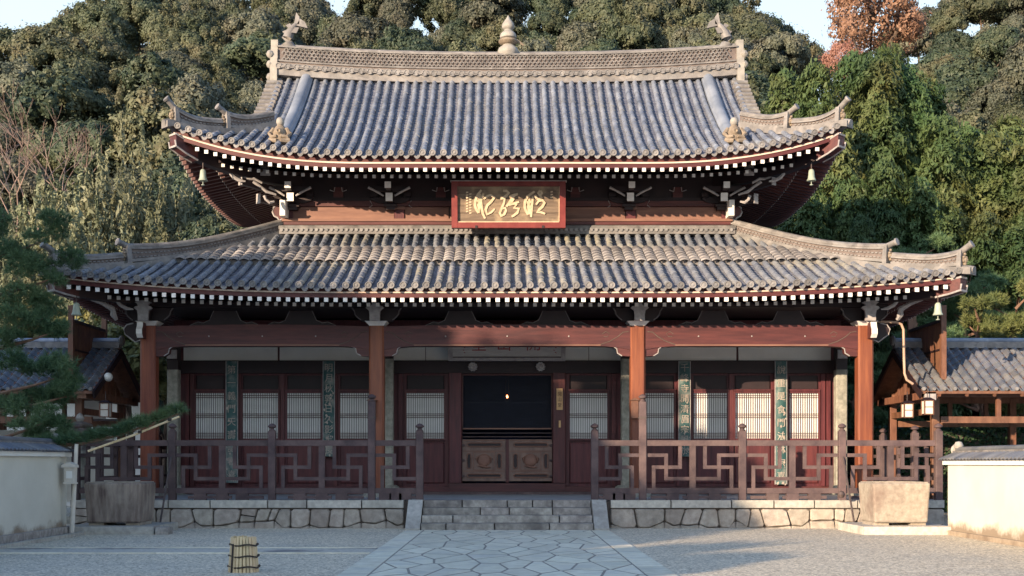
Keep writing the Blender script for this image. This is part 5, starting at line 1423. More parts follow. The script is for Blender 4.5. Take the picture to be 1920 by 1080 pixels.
# ------------------------------------------------------------------ roofed corridors on both sides
PTM = MB(); n = 8
def wave(k): return .05*math.sin(2*PI*(k/n)*1.0-.6)
PTM.add([(-.14+.28*k/n,0,wave(k)+.02) for k in range(n+1)]+[(-.14+.28*k/n,.31,wave(k)-.012) for k in range(n+1)]+[(-.14+.28*k/n,0,wave(k)-.03) for k in range(n+1)],
        [(k,k+1,n+2+k,n+1+k) for k in range(n)]+[(2*n+2+k,2*n+3+k,k+1,k) for k in range(n)])
PTMM = PTM.mesh('wave_tile', ANNEX); recalc(PTMM)
def corridor(sg, lab):
    yN, yR, yF = 33.3, 35.7, 38.1; zE, zR = 3.58, 4.95; x0, x1 = 11.25, 26.0
    t_ = thing('roofed_corridor', lab, 'corridor', (sg*12, 35.7, 0), 'roofed corridors beside the hall')
    ang = math.atan2(zR-zE, yR-yN)
    a,b = sorted((sg*x0, sg*x1))
    slopes = part('roof', MB().hexa([(a,yN,zE-.10),(b,yN,zE-.10),(b,yR,zR-.10),(a,yR,zR-.10),(a,yN,zE-.02),(b,yN,zE-.02),(b,yR,zR-.02),(a,yR,zR-.02)]).hexa([(a,yR+.001,zR-.10),(b,yR+.001,zR-.10),(b,yF,zE-.10),(a,yF,zE-.10),(a,yR+.001,zR-.02),(b,yR+.001,zR-.02),(b,yF,zE-.02),(a,yF,zE-.02)]), WOODB, t_)
    SL = math.hypot(zR-zE, yR-yN); nr = 10; st = SL/nr
    ncol = int(5.0/.28)
    rest = MB()
    for c in range(int((x1-x0)/.28)):
        for r_ in range(nr):
            d = r_*st-.03; y = yN+d*math.cos(ang); z = zE+d*math.sin(ang)+.03
            x = sg*(x0+.14+c*.28)
            if c < ncol: put('wave_tile', PTMM, slopes, (x,y,z+random.uniform(-.004,.004)), (ang,0,0))
            else:
                rest.add([(x-.14,y,z),(x+.14,y,z+.03),(x+.14,y+.28*math.cos(ang),z+.28*math.sin(ang)),(x-.14,y+.28*math.cos(ang),z-.03+.28*math.sin(ang))],[(0,1,2,3)])
    rest.add([(a,yF,zE+.02),(b,yF,zE+.02),(b,yR,zR+.02),(a,yR,zR+.02)],[(1,0,3,2)])
    part('tile_field', rest, ANNEX, slopes, kind='stuff')
    ed = MB()
    for k in range(int((x1-x0)/.28)):
        x = sg*(x0+.05+k*.28)
        if k < 30: part('eave_disc', MB().lathe([(0,-.03),(.05,-.03),(.055,.02)], (x,yN-.03,zE+.03), n=8, axis='y'), DISC, slopes)
    part('ridge_course', MB().box(a,b,yR-.14,yR+.14,zR-.02,zR+.16), RIDGE, slopes)
    part('ridge_cap', MB().tube([(a,yR,zR+.20),(b,yR,zR+.20)], .085, n=8), TILE, slopes, smooth=True)
    part('ridge_end', MB().lathe([(0,-.06),(.13,-.05),(.17,0),(.13,.06),(0,.07)], (sg*(x0-.03),yR,zR+.20), n=12, axis='x'), RIDGE, slopes, smooth=True)
    # gable end facing the hall: barge boards, exposed rafters and boards, tie beam
    for ya in (yN, yF):
        part('barge_board', MB().beam((sg*(x0-.02),ya+(.0 if ya<yR else 0),zE-.14),(sg*(x0-.02),yR,zR-.14),.05,.20), DARKW, t_)
    part('gable_wall', MB().prism_yz([(yN+.5,zE+.02),(yF-.5,zE+.02),(yR,zR-.30)], sg*(x0+.55)-.02, sg*(x0+.55)+.02), WOODB, t_)
    for k in range(7):
        f = (k+.5)/7
        part('gable_batten', MB().beam((sg*(x0+.50),yN+.45+(yF-yN-.9)*f,zE),(sg*(x0+.50),yN+.45+(yF-yN-.9)*f,zE+max(.1,(zR-zE-.35)*(1-abs(2*f-1)))),.06,.05), WOODB, t_)
    part('tie_beam', MB().box(min(sg*(x0+.2),sg*(x0+.45)),max(sg*(x0+.2),sg*(x0+.45)),yN+.05,yF-.05,zE-.22,zE-.02), WOODB, t_)
    for k in range(14):
        x = sg*(x0+.5+k*.75)
        part('rafter', MB().beam((x,yN+.02,zE-.14),(x,yR,zR-.14),.07,.08), WOODB, t_)
    for y in (yN+.55, yF-.55):
        for k,xx in enumerate((x0+.55, x0+4.2, x0+8.0, x0+12)):
            part('post', MB().cbox(sg*xx-.10,sg*xx+.10,y-.10,y+.10,0,zE-.02,.012), WOODB, t_)
        part('eave_beam', MB().box(a+.2,b-.2,y-.08,y+.08,zE-.16,zE+.02), WOODB, t_)
        for k,xx in enumerate((x0+2.3,x0+3.4,x0+6,x0+7)):
            part('short_strut', MB().box(sg*xx-.06,sg*xx+.06,y-.05,y+.05,2.88,zE-.16), WOODB, t_)
        part('rail_beam', MB().box(a+.7,b-.2,y-.06,y+.06,2.70,2.88), WOODB, t_)
    for xx in (x0+.55,):
        part('cross_beam', MB().box(sg*xx-.07,sg*xx+.07,yN+.66,yF-.66,2.95,3.12), WOODB, t_)
    # plank wind screen standing on the roof slope under the hall eaves
    xs_ = 12.05
    y0, y1 = 34.0, 36.6
    ws = thing('wind_screen', 'tall upright board screen above the %s corridor roof under the hall eaves' % ('left' if sg < 0 else 'right'), 'screen', (sg*xs_, 35.5, 3.9), 'board screens above the corridors')
    nb = 15
    for k in range(nb):
        ya = y0+(y1-y0)*k/nb; yb = y0+(y1-y0)*(k+1)/nb
        zl = zE+(min(ya,2*yR-ya)-yN)*(zR-zE)/(yR-yN)+.05
        part('board', MB().box(sg*xs_-.018,sg*xs_+.018,ya+.006,yb-.006,zl,5.50), WOODB, ws)
    part('top_rail', MB().box(sg*xs_-.06,sg*xs_+.06,y0-.1,y1+.1,5.50,5.58), DARKW, ws)
    part('middle_rail', MB().box(sg*xs_-.05,sg*xs_+.05,y0,y1,4.72,4.77), DARKW, ws)
    part('screen_post', MB().box(sg*xs_-.07,sg*xs_+.07,y0-.16,y0-.02,3.9,5.95), WOODB, ws)
    part('screen_post', MB().box(sg*xs_-.07,sg*xs_+.07,y1+.02,y1+.16,4.6,5.95), WOODB, ws)
    return t_
cl = corridor(-1, 'shaded tiled corridor with gable end and white panels left of the hall, behind the pine')
cr = corridor(1, 'sunlit tiled corridor with open gable end right of the hall')
# white panels of the left corridor
for (xa,xb,za,zb_) in ((-12.9,-12.25,2.95,3.5),(-14.0,-13.1,.4,2.6),(-13.1,-12.0,.6,2.45),(-16.5,-14.2,.3,2.6)):
    part('plaster_panel', MB().box(xa,xb,37.4,37.46,za,zb_), PLAST, cl)
wb = thing('white_outbuilding', 'white plastered outbuilding wall glimpsed beyond the left corridor', 'outbuilding', (-17, 46, 0))
part('wall', MB().box(-22.0,-13.6,46.0,46.2,0,4.25), PLAST, wb)
for xx in (-19.5,-17.6,-15.4): part('wall_post', MB().box(xx-.1,xx+.1,45.9,45.99,0,4.2), DARKW, wb)
part('wall_rail', MB().box(-22,-13.6,45.92,45.995,3.05,3.25), DARKW, wb)
part('eave', MB().hexa([(-22.4,45.2,4.2),(-13.2,45.2,4.2),(-13.2,47,5.2),(-22.4,47,5.2),(-22.4,45.2,4.32),(-13.2,45.2,4.32),(-13.2,47,5.32),(-22.4,47,5.32)]), PAN, wb)
# lamps and lanterns
gl_ = thing('globe_lamp', 'round white globe lamp on the dark left corridor gable', 'lamp', (-11.1,34.2,4.0))
gz = Z(707,34.2); gx = X(203,34.2)
part('globe', MB().lathe([(0,-.125),(.06,-.11),(.105,-.065),(.125,0),(.105,.065),(.06,.11),(0,.125)], (gx,34.2,gz), n=18), GLOBE, gl_, smooth=True)
part('lamp_arm', MB().tube([(gx,34.2,gz),(gx,34.6,gz+.05),(gx-.15,35.0,gz+.05)], .02, n=6), IRON, gl_)
def lantern(x, y, z, lab, par='hanging lanterns under the corridor gables', h=.34):
    t_ = thing('hanging_lantern', lab, 'lantern', (x,y,z-h/2), par)
    part('paper_body', MB().cbox(x-.115,x+.115,y-.115,y+.115,z-h/2,z+h/2,.01), SIGNW, t_)
    fr = MB()
    for dx in (-.12,.12):
        for dy in (-.12,.12): fr.box(x+dx-.014,x+dx+.014,y+dy-.014,y+dy+.014,z-h/2-.02,z+h/2+.02)
    for zz in (z-h/2-.03, z, z+h/2+.005): fr.box(x-.128,x+.128,y-.128,y-.112,zz,zz+.02)
    part('frame', fr, WOODB, t_)
    part('top', MB().hexa([(x-.16,y-.16,z+h/2+.03),(x+.16,y-.16,z+h/2+.03),(x+.16,y+.16,z+h/2+.03),(x-.16,y+.16,z+h/2+.03),(x-.06,y-.06,z+h/2+.10),(x+.06,y-.06,z+h/2+.10),(x+.06,y+.06,z+h/2+.10),(x-.06,y+.06,z+h/2+.10)]), DARKW, t_)
    part('cord', MB().tube([(x,y,z+h/2+.09),(x,y,z+h/2+.35)], .01, n=5), IRON, t_)
    return t_
lantern(X(1701,33.5),33.5,Z(770,33.5),'pale paper lantern left of the gate opening under the right corridor')
lantern(X(1739,33.2),33.2,Z(764,33.2),'pale paper lantern on the post right of the gate opening')
lantern(X(198,33.5),33.5,Z(769,33.5),'shaded paper lantern under the left corridor gable')
one('junction_box', MB().cbox(11.35,11.65,33.3,33.5,Z(750,33.3),Z(735,33.3),.01), EDGE, 'small grey box under the corner of the right corridor eave', 'box')
# copper rain pipe from the lower roof to the corridor
pp = thing('rain_pipe', 'thin copper rain pipe bending down from the hall eaves to the right corridor roof', 'pipe', (10.7,33.0,3.6))
yp = 33.0
part('pipe', MB().tube([(X(1640,yp),yp,Z(603,yp)),(X(1680,yp),yp,Z(604,yp)),(X(1690,yp),yp,Z(608,yp)),(X(1694,yp),yp,Z(618,yp)),(X(1695,yp),yp,Z(670,yp)),(X(1696,yp),yp,Z(700,yp)),(X(1700,yp),yp,Z(712,yp)),(X(1712,yp),yp,Z(720,yp))], .035, n=8), PIPE, pp, smooth=True)
part('pipe_bracket', MB().lathe([(.05,-.03),(.05,.03)], (X(1695,yp),yp,Z(650,yp)), n=8), IRON, pp)
# stone lantern behind the left balustrade end
sl = thing('stone_lantern', 'dark old stone lantern between the left balustrade and the corridor', 'stone lantern', (-11.4,32.6,0))
c = (X(150,32.6),32.6,0); zz = Z(806,32.6)
part('pedestal', MB().lathe([(.45,0),(.45,.2),(.22,.3),(.18,.9),(.2,zz-.75),(.34,zz-.65),(.34,zz-.55)], c, n=12), STONEC, sl)
part('light_box', MB().lathe([(.22,zz-.55),(.24,zz-.15)], c, n=6), GRAND, sl)
part('lantern_roof', MB().lathe([(.28,zz-.15),(.46,zz-.08),(.46,zz-.02),(.30,zz+.05),(.34,zz+.09),(.34,zz+.14),(.14,zz+.22)], c, n=6), JOINT, sl)
part('lantern_jewel', MB().lathe([(.08,zz+.22),(.12,zz+.30),(.08,zz+.40),(0,zz+.46)], c, n=10), GRAND, sl)

# ------------------------------------------------------------------ foliage
def cards(name, C, N, size, mats, aspect=1.5, jit=.5, mid=None):
    """leaf-sized diamond faces: centres C, outward normals N"""
    n = len(C)
    Nn = N + rng.normal(0, jit, (n,3)); Nn /= np.linalg.norm(Nn, axis=1, keepdims=True)+1e-9
    T = rng.normal(0, 1, (n,3)); T -= (T*Nn).sum(1, keepdims=True)*Nn; T /= np.linalg.norm(T, axis=1, keepdims=True)+1e-9
    B = np.cross(Nn, T)
    s = size*rng.uniform(.65,1.35,(n,1)) if np.isscalar(size) else size
    V = np.empty((n,4,3)); V[:,0] = C-T*s*aspect; V[:,1] = C+B*s*.8; V[:,2] = C+T*s*aspect; V[:,3] = C-B*s*.8
    V[:,1] -= Nn*s*.25; V[:,3] -= Nn*s*.25
    return raw(name, V.reshape(-1,3), 4, n, mats, mid)
def raw(name, V, k, n, mats, mid=None):
    me = bpy.data.meshes.new(name)
    me.vertices.add(len(V)); me.vertices.foreach_set('co', np.ascontiguousarray(V, dtype=np.float32).ravel())
    me.loops.add(n*k); me.loops.foreach_set('vertex_index', np.arange(n*k, dtype=np.int32))
    me.polygons.add(n); me.polygons.foreach_set('loop_start', np.arange(0, n*k, k, dtype=np.int32))
    try: me.polygons.foreach_set('loop_total', np.full(n, k, dtype=np.int32))
    except Exception: pass
    for m in (mats if isinstance(mats,(list,tuple)) else [mats]): me.materials.append(m)
    if mid is not None: me.polygons.foreach_set('material_index', np.asarray(mid, dtype=np.int32))
    me.update(calc_edges=True); me.validate()
    return me
def sph(n):
    v = rng.normal(0,1,(n,3)); return v/np.linalg.norm(v,axis=1,keepdims=True)
def dome_crown(name, m, seed, nclump=84, leaves=330, flat=.85, leaf=.031):
    """evergreen crown: billowing clumps over an uneven dome, unit radius, base at z=0"""
    C = []; N = []
    lobes = sph(7); lr = rng.uniform(.12,.34,7)
    k = 0
    while k < nclump:
        d = sph(1)[0]
        if d[2] < -.35: continue
        rad = .62 + sum(lr[i]*max(0,d@lobes[i])**5 for i in range(7))
        c = d*rad*np.array([1,1,flat]); r_ = rng.uniform(.13,.24)
        L = int(leaves*(r_/.24)**2)
        # sub-billows on each clump
        sb = sph(9); sub = sb[rng.integers(0,9,L)]
        q = sub*.62 + sph(L)*.52; q /= np.linalg.norm(q,axis=1,keepdims=True)
        rr = r_*(.86+.22*np.max(q@sb.T,axis=1,keepdims=True)**6)*rng.uniform(.86,1.04,(L,1))
        C.append(c+q*rr); N.append(q*.8+d*.35)
        k += 1
    # loose sprigs that break the outline
    A = np.concatenate(C); Na = np.concatenate(N); pick = rng.integers(0, len(A), len(A)//9)
    ctr = np.array([0,0,.05]); A2 = A[pick] + (A[pick]-ctr)*rng.uniform(.02,.20,(len(pick),1)) + rng.normal(0,.02,(len(pick),3))
    C.append(A2); N.append(Na[pick])
    # inner leaves that close the crown
    q = sph(1400); C.append(q*rng.uniform(.35,.62,(1400,1))*np.array([1,1,flat])); N.append(q)
    C = np.concatenate(C); N = np.concatenate(N); C[:,2] += .62
    return cards(name, C, N, leaf, m, jit=.33)
def cone_crown(name, m, seed, H=3.4, sprays=560, leaves=42, leaf=.022, droop=.22):
    """conifer: drooping sprays round an uneven cone, unit base radius"""
    C = []; N = []
    for k in range(sprays):
        t = rng.random()**1.25; a = rng.uniform(0,2*PI)
        rad = (1-t)**.75*(.78+.22*math.sin(3*a+9*t))*rng.uniform(.72,1.05)+.05
        o = np.array([math.cos(a)*rad, math.sin(a)*rad, t*H])
        d = np.array([math.cos(a), math.sin(a), -droop*rng.uniform(.3,1.2)]); d /= np.linalg.norm(d)
        side = np.array([-math.sin(a), math.cos(a), 0])
        L = leaves; u = rng.random(L); w = rng.normal(0,.5,L)*(1-.6*u)
        len_ = .34*rng.uniform(.7,1.3)
        p = o + np.outer(u*len_, d) + np.outer(w*.24, side) + rng.normal(0,.016,(L,3)) - np.outer(u*u*.07+w*w*.12, [0,0,1])
        C.append(p); N.append(np.tile(np.array([math.cos(a)*.55, math.sin(a)*.55, .85]),(L,1)))
    q = sph(900); tz = rng.random(900); C.append(np.stack([q[:,0]*(1-tz)*.6,q[:,1]*(1-tz)*.6,tz*H*.95],1)); N.append(q)
    return cards(name, np.concatenate(C), np.concatenate(N), leaf, m, aspect=2.0, jit=.35)
def plume_crown(name, m, H=4.0, stems=34, leaves=420, leaf=.026):
    """bamboo-like feathery plumes, unit radius"""
    C = []; N = []
    for k in range(stems):
        a = rng.uniform(0,2*PI); r_ = rng.random()**.6*.75; b = np.array([math.cos(a)*r_, math.sin(a)*r_, 0]); ht = H*rng.uniform(.55,1.0)*(1-.25*r_)
        lean = np.array([math.cos(a), math.sin(a), 0])*rng.uniform(.1,.45)
        u = rng.random(leaves)**.8; w = .24*np.sin(np.clip(u*1.08,0,1)*PI)**.7+.03
        p = b + np.outer(u*ht, [0,0,1]) + np.outer(u**2.5, lean) - np.outer(np.clip(u-.8,0,1)**2*4, [0,0,.6])
        q = sph(leaves); p = p + q*w[:,None]*rng.uniform(.5,1.1,(leaves,1)); 
        C.append(p); N.append(q+np.array([0,0,.4]))
    return cards(name, np.concatenate(C), np.concatenate(N), leaf, m, aspect=2.4, jit=.5)
def trunk_mesh(name, H, r, m=BARK, limbs=3, spread=.5):
    mb = MB(); mb.tube([(0,0,-1.5),(.03*H,0,H*.35),(-.02*H,.02*H,H*.7),(0,0,H)], [r*1.3,r,r*.75,r*.4], n=7)
    for k in range(limbs):
        a = 2*PI*k/limbs+.5; z = H*(.45+.12*k)
        mb.tube([(0,0,z),(math.cos(a)*spread*.5,math.sin(a)*spread*.5,z+H*.18),(math.cos(a)*spread,math.sin(a)*spread,z+H*.3)], [r*.5,r*.35,r*.15], n=5)
    me = mb.mesh(name, m, smooth=True); recalc(me); return me
CROWN = {}
for key, m in (('dark',LEAF_D),('olive',LEAF_O),('grey',LEAF_G)):
    CROWN[key] = [dome_crown('crown_'+key, m, i) for i in range(3)]
CROWN['cypress'] = [cone_crown('crown_cypress', LEAF_C, i) for i in range(3)]
CROWN['bamboo'] = [plume_crown('crown_bamboo', LEAF_B) for i in range(2)]
CROWN['rust'] = [dome_crown('crown_rust', LEAF_R, 3, nclump=70, leaves=230, flat=1.0, leaf=.021)]
CROWN['bush'] = [dome_crown('crown_bush', LEAF_Y, 5, nclump=40, leaves=80, flat=1.0, leaf=.05)]
CROWN['shade'] = [dome_crown('crown_shade', LEAF_D, 9, nclump=60, leaves=110, flat=1.1, leaf=.06)]
TRUNK = trunk_mesh('trunk', 1.0, .035, limbs=3, spread=.28)
def tree(name, key, x, y, zbase, trunk_h, rad, hs, label, group, cat='tree', var=None):
    o = bpy.data.objects.new(name, None); COL.objects.link(o); o.location = (x,y,zbase); o.rotation_euler = (0,0,random.uniform(0,6.28))
    tag(o, label, cat, group); ROOT[o.name] = (x,y,zbase)
    cs = CROWN[key]; me = cs[var % len(cs)] if var is not None else random.choice(cs)
    c = bpy.data.objects.new('crown', me); COL.objects.link(c); c.parent = o; c.location = (0,0,trunk_h); c.scale = (rad*random.uniform(.82,1.22), rad*random.uniform(.82,1.22), rad*hs)
    if key in ('dark','olive','grey'): c.rotation_euler = (random.uniform(-.16,.16), random.uniform(-.16,.16), 0)
    t = bpy.data.objects.new('trunk', TRUNK); COL.objects.link(t); t.parent = o
    T_ = trunk_h + rad*hs*(.75 if key not in ('cypress','bamboo') else 1.6)
    t.scale = (min(T_*.7+1, rad*2.6), min(T_*.7+1, rad*2.6), T_)
    return o
def zone(px):
    for lim, nm in ((80,'at the left edge'),(170,'above the bare trees'),(300,'above the bamboo'),(420,'left of the upper roof'),(560,'by the left fish ornament'),(700,'behind the left ridge'),(860,'left of the finial'),(1060,'behind the finial'),(1220,'right of the finial'),(1330,'behind the right ridge'),(1430,'by the right fish ornament'),(1520,'near the sky gap'),(1720,'right of the rust tree'),(1830,'above the tall cypresses')):
        if px < lim: return nm
    return 'at the right edge'
COLN = {'dark':'dark green','olive':'olive green','grey':'grey-green'}
SIZN = lambda r: 'small' if r < 2.6 else ('broad' if r > 3.3 else 'mid-sized')
def forest_tree(x, y, rad, key, zoff=0):
    zb_ = hill_z(x,y)+zoff; th = rad*.55
    pxx = 951+x*F/y; pyy = 868-(zb_+th+rad*1.5-1.6)*F/y
    if pxx < -110 or pxx > 2030 or pyy > 480: return
    if 490 < pxx < 1365 and pyy > 105: return
    if 330 < pxx <= 490 and pyy > 330: return
    row = 'on the skyline' if y > 127 else ('high up the hill' if y > 100 else ('mid hill' if y > 76 else 'at the hill foot'))
    lab = '%s %s evergreen %s %s' % (SIZN(rad), COLN[key], row, zone(pxx))
    tree('evergreen_tree', key, x, y, zb_, th, rad, random.uniform(.95,1.15), lab, '%s evergreens on the wooded hill' % COLN[key])
y = 141.0
while y > 62:
    sp = 4.45
    half = 1000*y/F + 3
    x = -half + random.uniform(0,4)
    while x < half:
        r_ = random.choice([random.uniform(1.8,2.6), random.uniform(2.2,3.5)])
        pxx = 951+x*F/y
        keep = True
        if pxx > 1400 and y < 76: keep = False           # cypress stand
        if 1515 < pxx < 1610 and y > 84: keep = False     # gap where the sky shows
        if pxx < 480 and y < 66: keep = False
        py_ = 868-(hill_z(x,y)+3-1.6)*F/y
        if keep:
            w = random.random()
            if pxx > 1650: key = 'grey' if w < .35 else ('olive' if w < .75 else 'dark')
            elif pxx < 520: key = 'olive' if w < .55 else ('dark' if w < .8 else 'grey')
            else: key = 'grey' if w < .3 else ('olive' if w < .65 else 'dark')
            forest_tree(x+random.uniform(-1,1), y+random.uniform(-2,2), r_, key)
        x += sp*random.uniform(.85,1.3)*(r_/3.0)
    y -= 6.0
for px_, y_, r_, k_ in ((1722,116,3.4,'olive'),(1745,108,3.2,'grey'),(1775,113,3.5,'dark'),(1705,124,3.3,'dark'),(1760,122,3.2,'olive'),(1790,100,3.4,'olive'),(1725,98,3.0,'dark')):
    forest_tree(X(px_,y_), y_, r_, k_)
# cypress stand right
cyp = [(1432,57,200,1.9),(1478,60,130,2.2),(1530,57,118,2.2),(1562,53,210,2.0),(1600,60,100,2.3),(1640,55,88,2.2),(1668,62,80,2.4),(1700,56,118,2.2),(1735,60,150,2.2),(1765,54,215,2.2),(1808,58,235,2.3),(1850,55,245,2.2),(1890,60,215,2.3),(1925,54,255,2.2),(1510,50,330,1.7),(1590,50,330,1.7),(1660,50,300,1.8),(1720,50,330,1.8),(1460,51,395,1.5),(1780,50,380,1.7),(1850,50,395,1.7),(1620,48.5,400,1.4),(1910,50,400,1.6)]
for i,(px,yy,py,r_) in enumerate(cyp):
    x = X(px,yy); zt_ = Z(py,yy); H = zt_; zb_ = hill_z(x,yy)
    hs = (zt_-zb_-1)/(3.4*r_)
    rw = 'tall' if py < 180 else ('mid-height' if py < 300 else 'low')
    tree('cypress_tree', 'cypress', x, yy, zb_, 1.0, r_, hs, '%s bright green cypress %s' % (rw, 'behind the right roof corner' if px < 1545 else ('between the roof corner and the pines' if px < 1700 else 'near the right edge above the corridor')), '%s cypresses right of the hall' % rw)
# rust-coloured tree in the notch
for px,yy,py,r_,lb in ((1635,76,-40,2.9,'tall rust-brown autumn tree against the sky above the right roof corner'),(1585,88,80,1.7,'small rust-orange autumn tree at the edge of the sky gap')):
    x = X(px,yy); zt_ = Z(py,yy); zb_ = hill_z(x,yy); hs = 1.3; th = zt_-zb_-1.3*r_*hs
    tree('autumn_tree', 'rust', x, yy, zb_, th, r_, hs, lb, None)
# bamboo plumes left
for i,(px,yy,py,r_) in enumerate(((60,58,262,2.3),(120,55,250,2.2),(170,57,205,2.2),(232,56,172,2.0),(285,58,190,2.1),(330,56,300,2.0),(40,53,330,2.0),(205,52,300,1.9),(375,60,300,2.2),(420,58,350,2.0),(100,51,360,1.8),(290,51,380,1.7),(150,49.5,420,1.6),(240,49,440,1.5),(30,50,420,1.7))):
    x = X(px,yy); zt_ = Z(py,yy); zb_ = hill_z(x,yy); hs = (zt_-zb_)/(3.9*r_)
    rw = 'tall' if py < 260 else ('mid-height' if py < 340 else 'low')
    tree('bamboo_clump', 'bamboo', x, yy, zb_, 0, r_, hs, '%s feathery bamboo clump %s' % (rw, 'at the left edge' if px < 110 else ('left of the upper roof' if px < 260 else 'beside the left upper eaves')), '%s bamboo clumps left of the hall' % rw, 'bamboo')
# dark low trees behind the left eaves
for px,yy,py,r_ in ((345,63,330,2.6),(420,66,300,2.9),(455,60,390,2.3),(390,56,420,2.0),(1440,56,420,1.8)):
    x = X(px,yy); zt_ = Z(py,yy); zb_ = hill_z(x,yy); th = max(.5, zt_-zb_-1.5*r_)
    tree('evergreen_tree', 'dark', x, yy, zb_, th, r_, 1.1, 'dark green evergreen in shade %s' % ('behind the left upper eaves' if px < 900 else 'under the right upper eaves'), 'dark evergreens close behind the hall')
# bright bushes seen left of the hall and between posts
for px,yy,py,r_ in ((245,44,600,1.6),(228,46,560,1.6),(312,46,640,1.5),(100,49,620,1.6),(180,49,560,1.7),(60,49,560,1.7)):
    x = X(px,yy); zt_ = Z(py,yy)
    tree('garden_bush', 'bush', x, yy, 0, max(.2,zt_-1.5*r_), r_, 1.0, 'yellow-green leafy bush behind the %s' % ('left front column of the hall' if px > 200 else 'left corridor roof'), 'leafy bushes left of the hall', 'bush')
# bare pinkish trees left
for px,yy,py,lb_ in ((70,70,225,'leafless pinkish tree with fine twigs on the left hillside, middle one of three'),(125,72,215,'leafless pinkish tree with fine twigs beside the bamboo plumes'),(30,70,245,'leafless pinkish tree with fine twigs nearest the left edge')):
    x = X(px,yy); zb_ = hill_z(x,yy); zt_ = Z(py-25,yy); mb = MB()
    H = zt_-zb_
    def br(p, d, L, r_, n):
        q = p + d*L
        mb.tube([p, p+d*L*.5+Vector((random.uniform(-.05,.05)*L,0,random.uniform(0,.05)*L)), q], [r_,r_*.8,r_*.6], n=4, cap=False)
        if n == 0: return
        for k in range(3 if n > 1 else 4):
            e = (d + Vector((random.uniform(-.8,.8),random.uniform(-.8,.8),random.uniform(-.1,.5)))).normalized()
            br(q, e, L*random.uniform(.55,.8), r_*.55, n-1)
    br(Vector((x,yy,zb_)), Vector((0,0,1)), H*.36, .10, 4)
    one('bare_tree', mb, TWIG, lb_, 'tree', 'leafless trees on the left hillside')
# hedges behind the right corridor
def hedge(x0, x1, y0, y1, z1, lab):
    n = int((x1-x0)*(z1+ (y1-y0))*260)
    C = []; N = []
    u = rng.random((n,3)); face = rng.random(n) < z1/(z1+(y1-y0))
    P = np.stack([x0+(x1-x0)*u[:,0], np.where(face, y0, y0+(y1-y0)*u[:,1]), np.where(face, z1*u[:,2], z1)],1)
    Nn = np.where(face[:,None], np.array([[0,-1,.15]]), np.array([[0,-.2,1]]))
    P += rng.normal(0,.06,(n,3))
    me = cards('hedge', P, Nn, .05, HEDGE)
    o = link('hedge', me); tag(o, lab, 'hedge')
    c_ = part('hedge_core', MB().box(x0+.1,x1-.1,y0+.12,y1-.1,0,z1-.12), JOINT, None)
    c_.parent = o
hedge(11.2, 22, 40.0, 41.6, 2.7, 'dark clipped hedge behind the right corridor')

# pines --------------------------------------------------------------
def needle_pad(pads, m, per=75, nl=.17, nd=20, nw=.010):
    V = []
    for (c, rx, ry, rz_) in pads:
        k = int(per*rx*ry*3.0)+14
        d = sph(k); d[:,2] = np.abs(d[:,2])*rng.choice([1,1,1,-.6],k)
        P = np.array(c) + d*np.array([rx,ry,rz_])*rng.random((k,1))**.35
        up = d*np.array([.8,.8,.4]) + np.array([0,0,.75]); up /= np.linalg.norm(up,axis=1,keepdims=True)
        for j in range(nd):
            q = up*rng.uniform(.2,.9) + rng.normal(0,.55,(k,3)); q /= np.linalg.norm(q,axis=1,keepdims=True)
            s = np.cross(q, rng.normal(0,1,(k,3))); s /= np.linalg.norm(s,axis=1,keepdims=True)
            L = nl*rng.uniform(.7,1.15,(k,1))
            V.append(np.stack([P-s*nw, P+s*nw, P+q*L],1))
    V = np.concatenate(V); n = len(V)
    return raw('needles', V.reshape(-1,3), 3, n, m)
def pine(name, lab, base, trunk, branches, pads, m, group=None, **kw):
    t_ = thing(name, lab, 'pine', base, group)
    mb = MB(); rr = list(np.linspace(kw.pop('tr',.16), .05, len(trunk)))
    mb.tube(trunk, rr, n=8); part('trunk', mb, PINEB, t_, smooth=True)
    for b in branches:
        part('branch', MB().tube(b, list(np.linspace(.06,.018,len(b))), n=6), PINEB, t_, smooth=True)
    me = needle_pad(pads, m, **kw); link('needles', me, t_)
    return t_
def wp(px, py, Y): return (X(px,Y), Y, Z(py,Y))
# near pine at the left wall
PYY = 28.6
pads = []
for (px,py,dy,rx,rz_) in ((25,435,1.2,.9,.30),(85,428,1.0,.72,.22),(105,470,.8,.62,.25),(30,470,1.0,.8,.28),(50,505,.6,.8,.22),(95,512,.7,.55,.18),
                          (20,560,.6,.8,.26),(90,575,.5,.62,.24),(40,600,.3,.75,.20),(100,610,.4,.5,.18),(25,640,.2,.6,.16),
                          (95,690,-.3,.70,.22),(40,690,0,.6,.2),(120,730,-.4,.62,.22),(60,745,-.3,.7,.20),(150,715,-.4,.42,.16),(20,770,-.3,.6,.18),(75,780,-.5,.52,.16),(110,800,-.6,.42,.12),(60,815,-.5,.5,.12)):
    Yp = PYY+dy; c = wp(px,py,Yp)
    for k in range(3):
        pads.append(((c[0]+random.uniform(-.5,.5)*rx*1.2, c[1]+random.uniform(-.5,.5), c[2]+random.uniform(-.22,.20)), rx*random.uniform(.35,.6), .45, rz_*random.uniform(.9,1.5)))
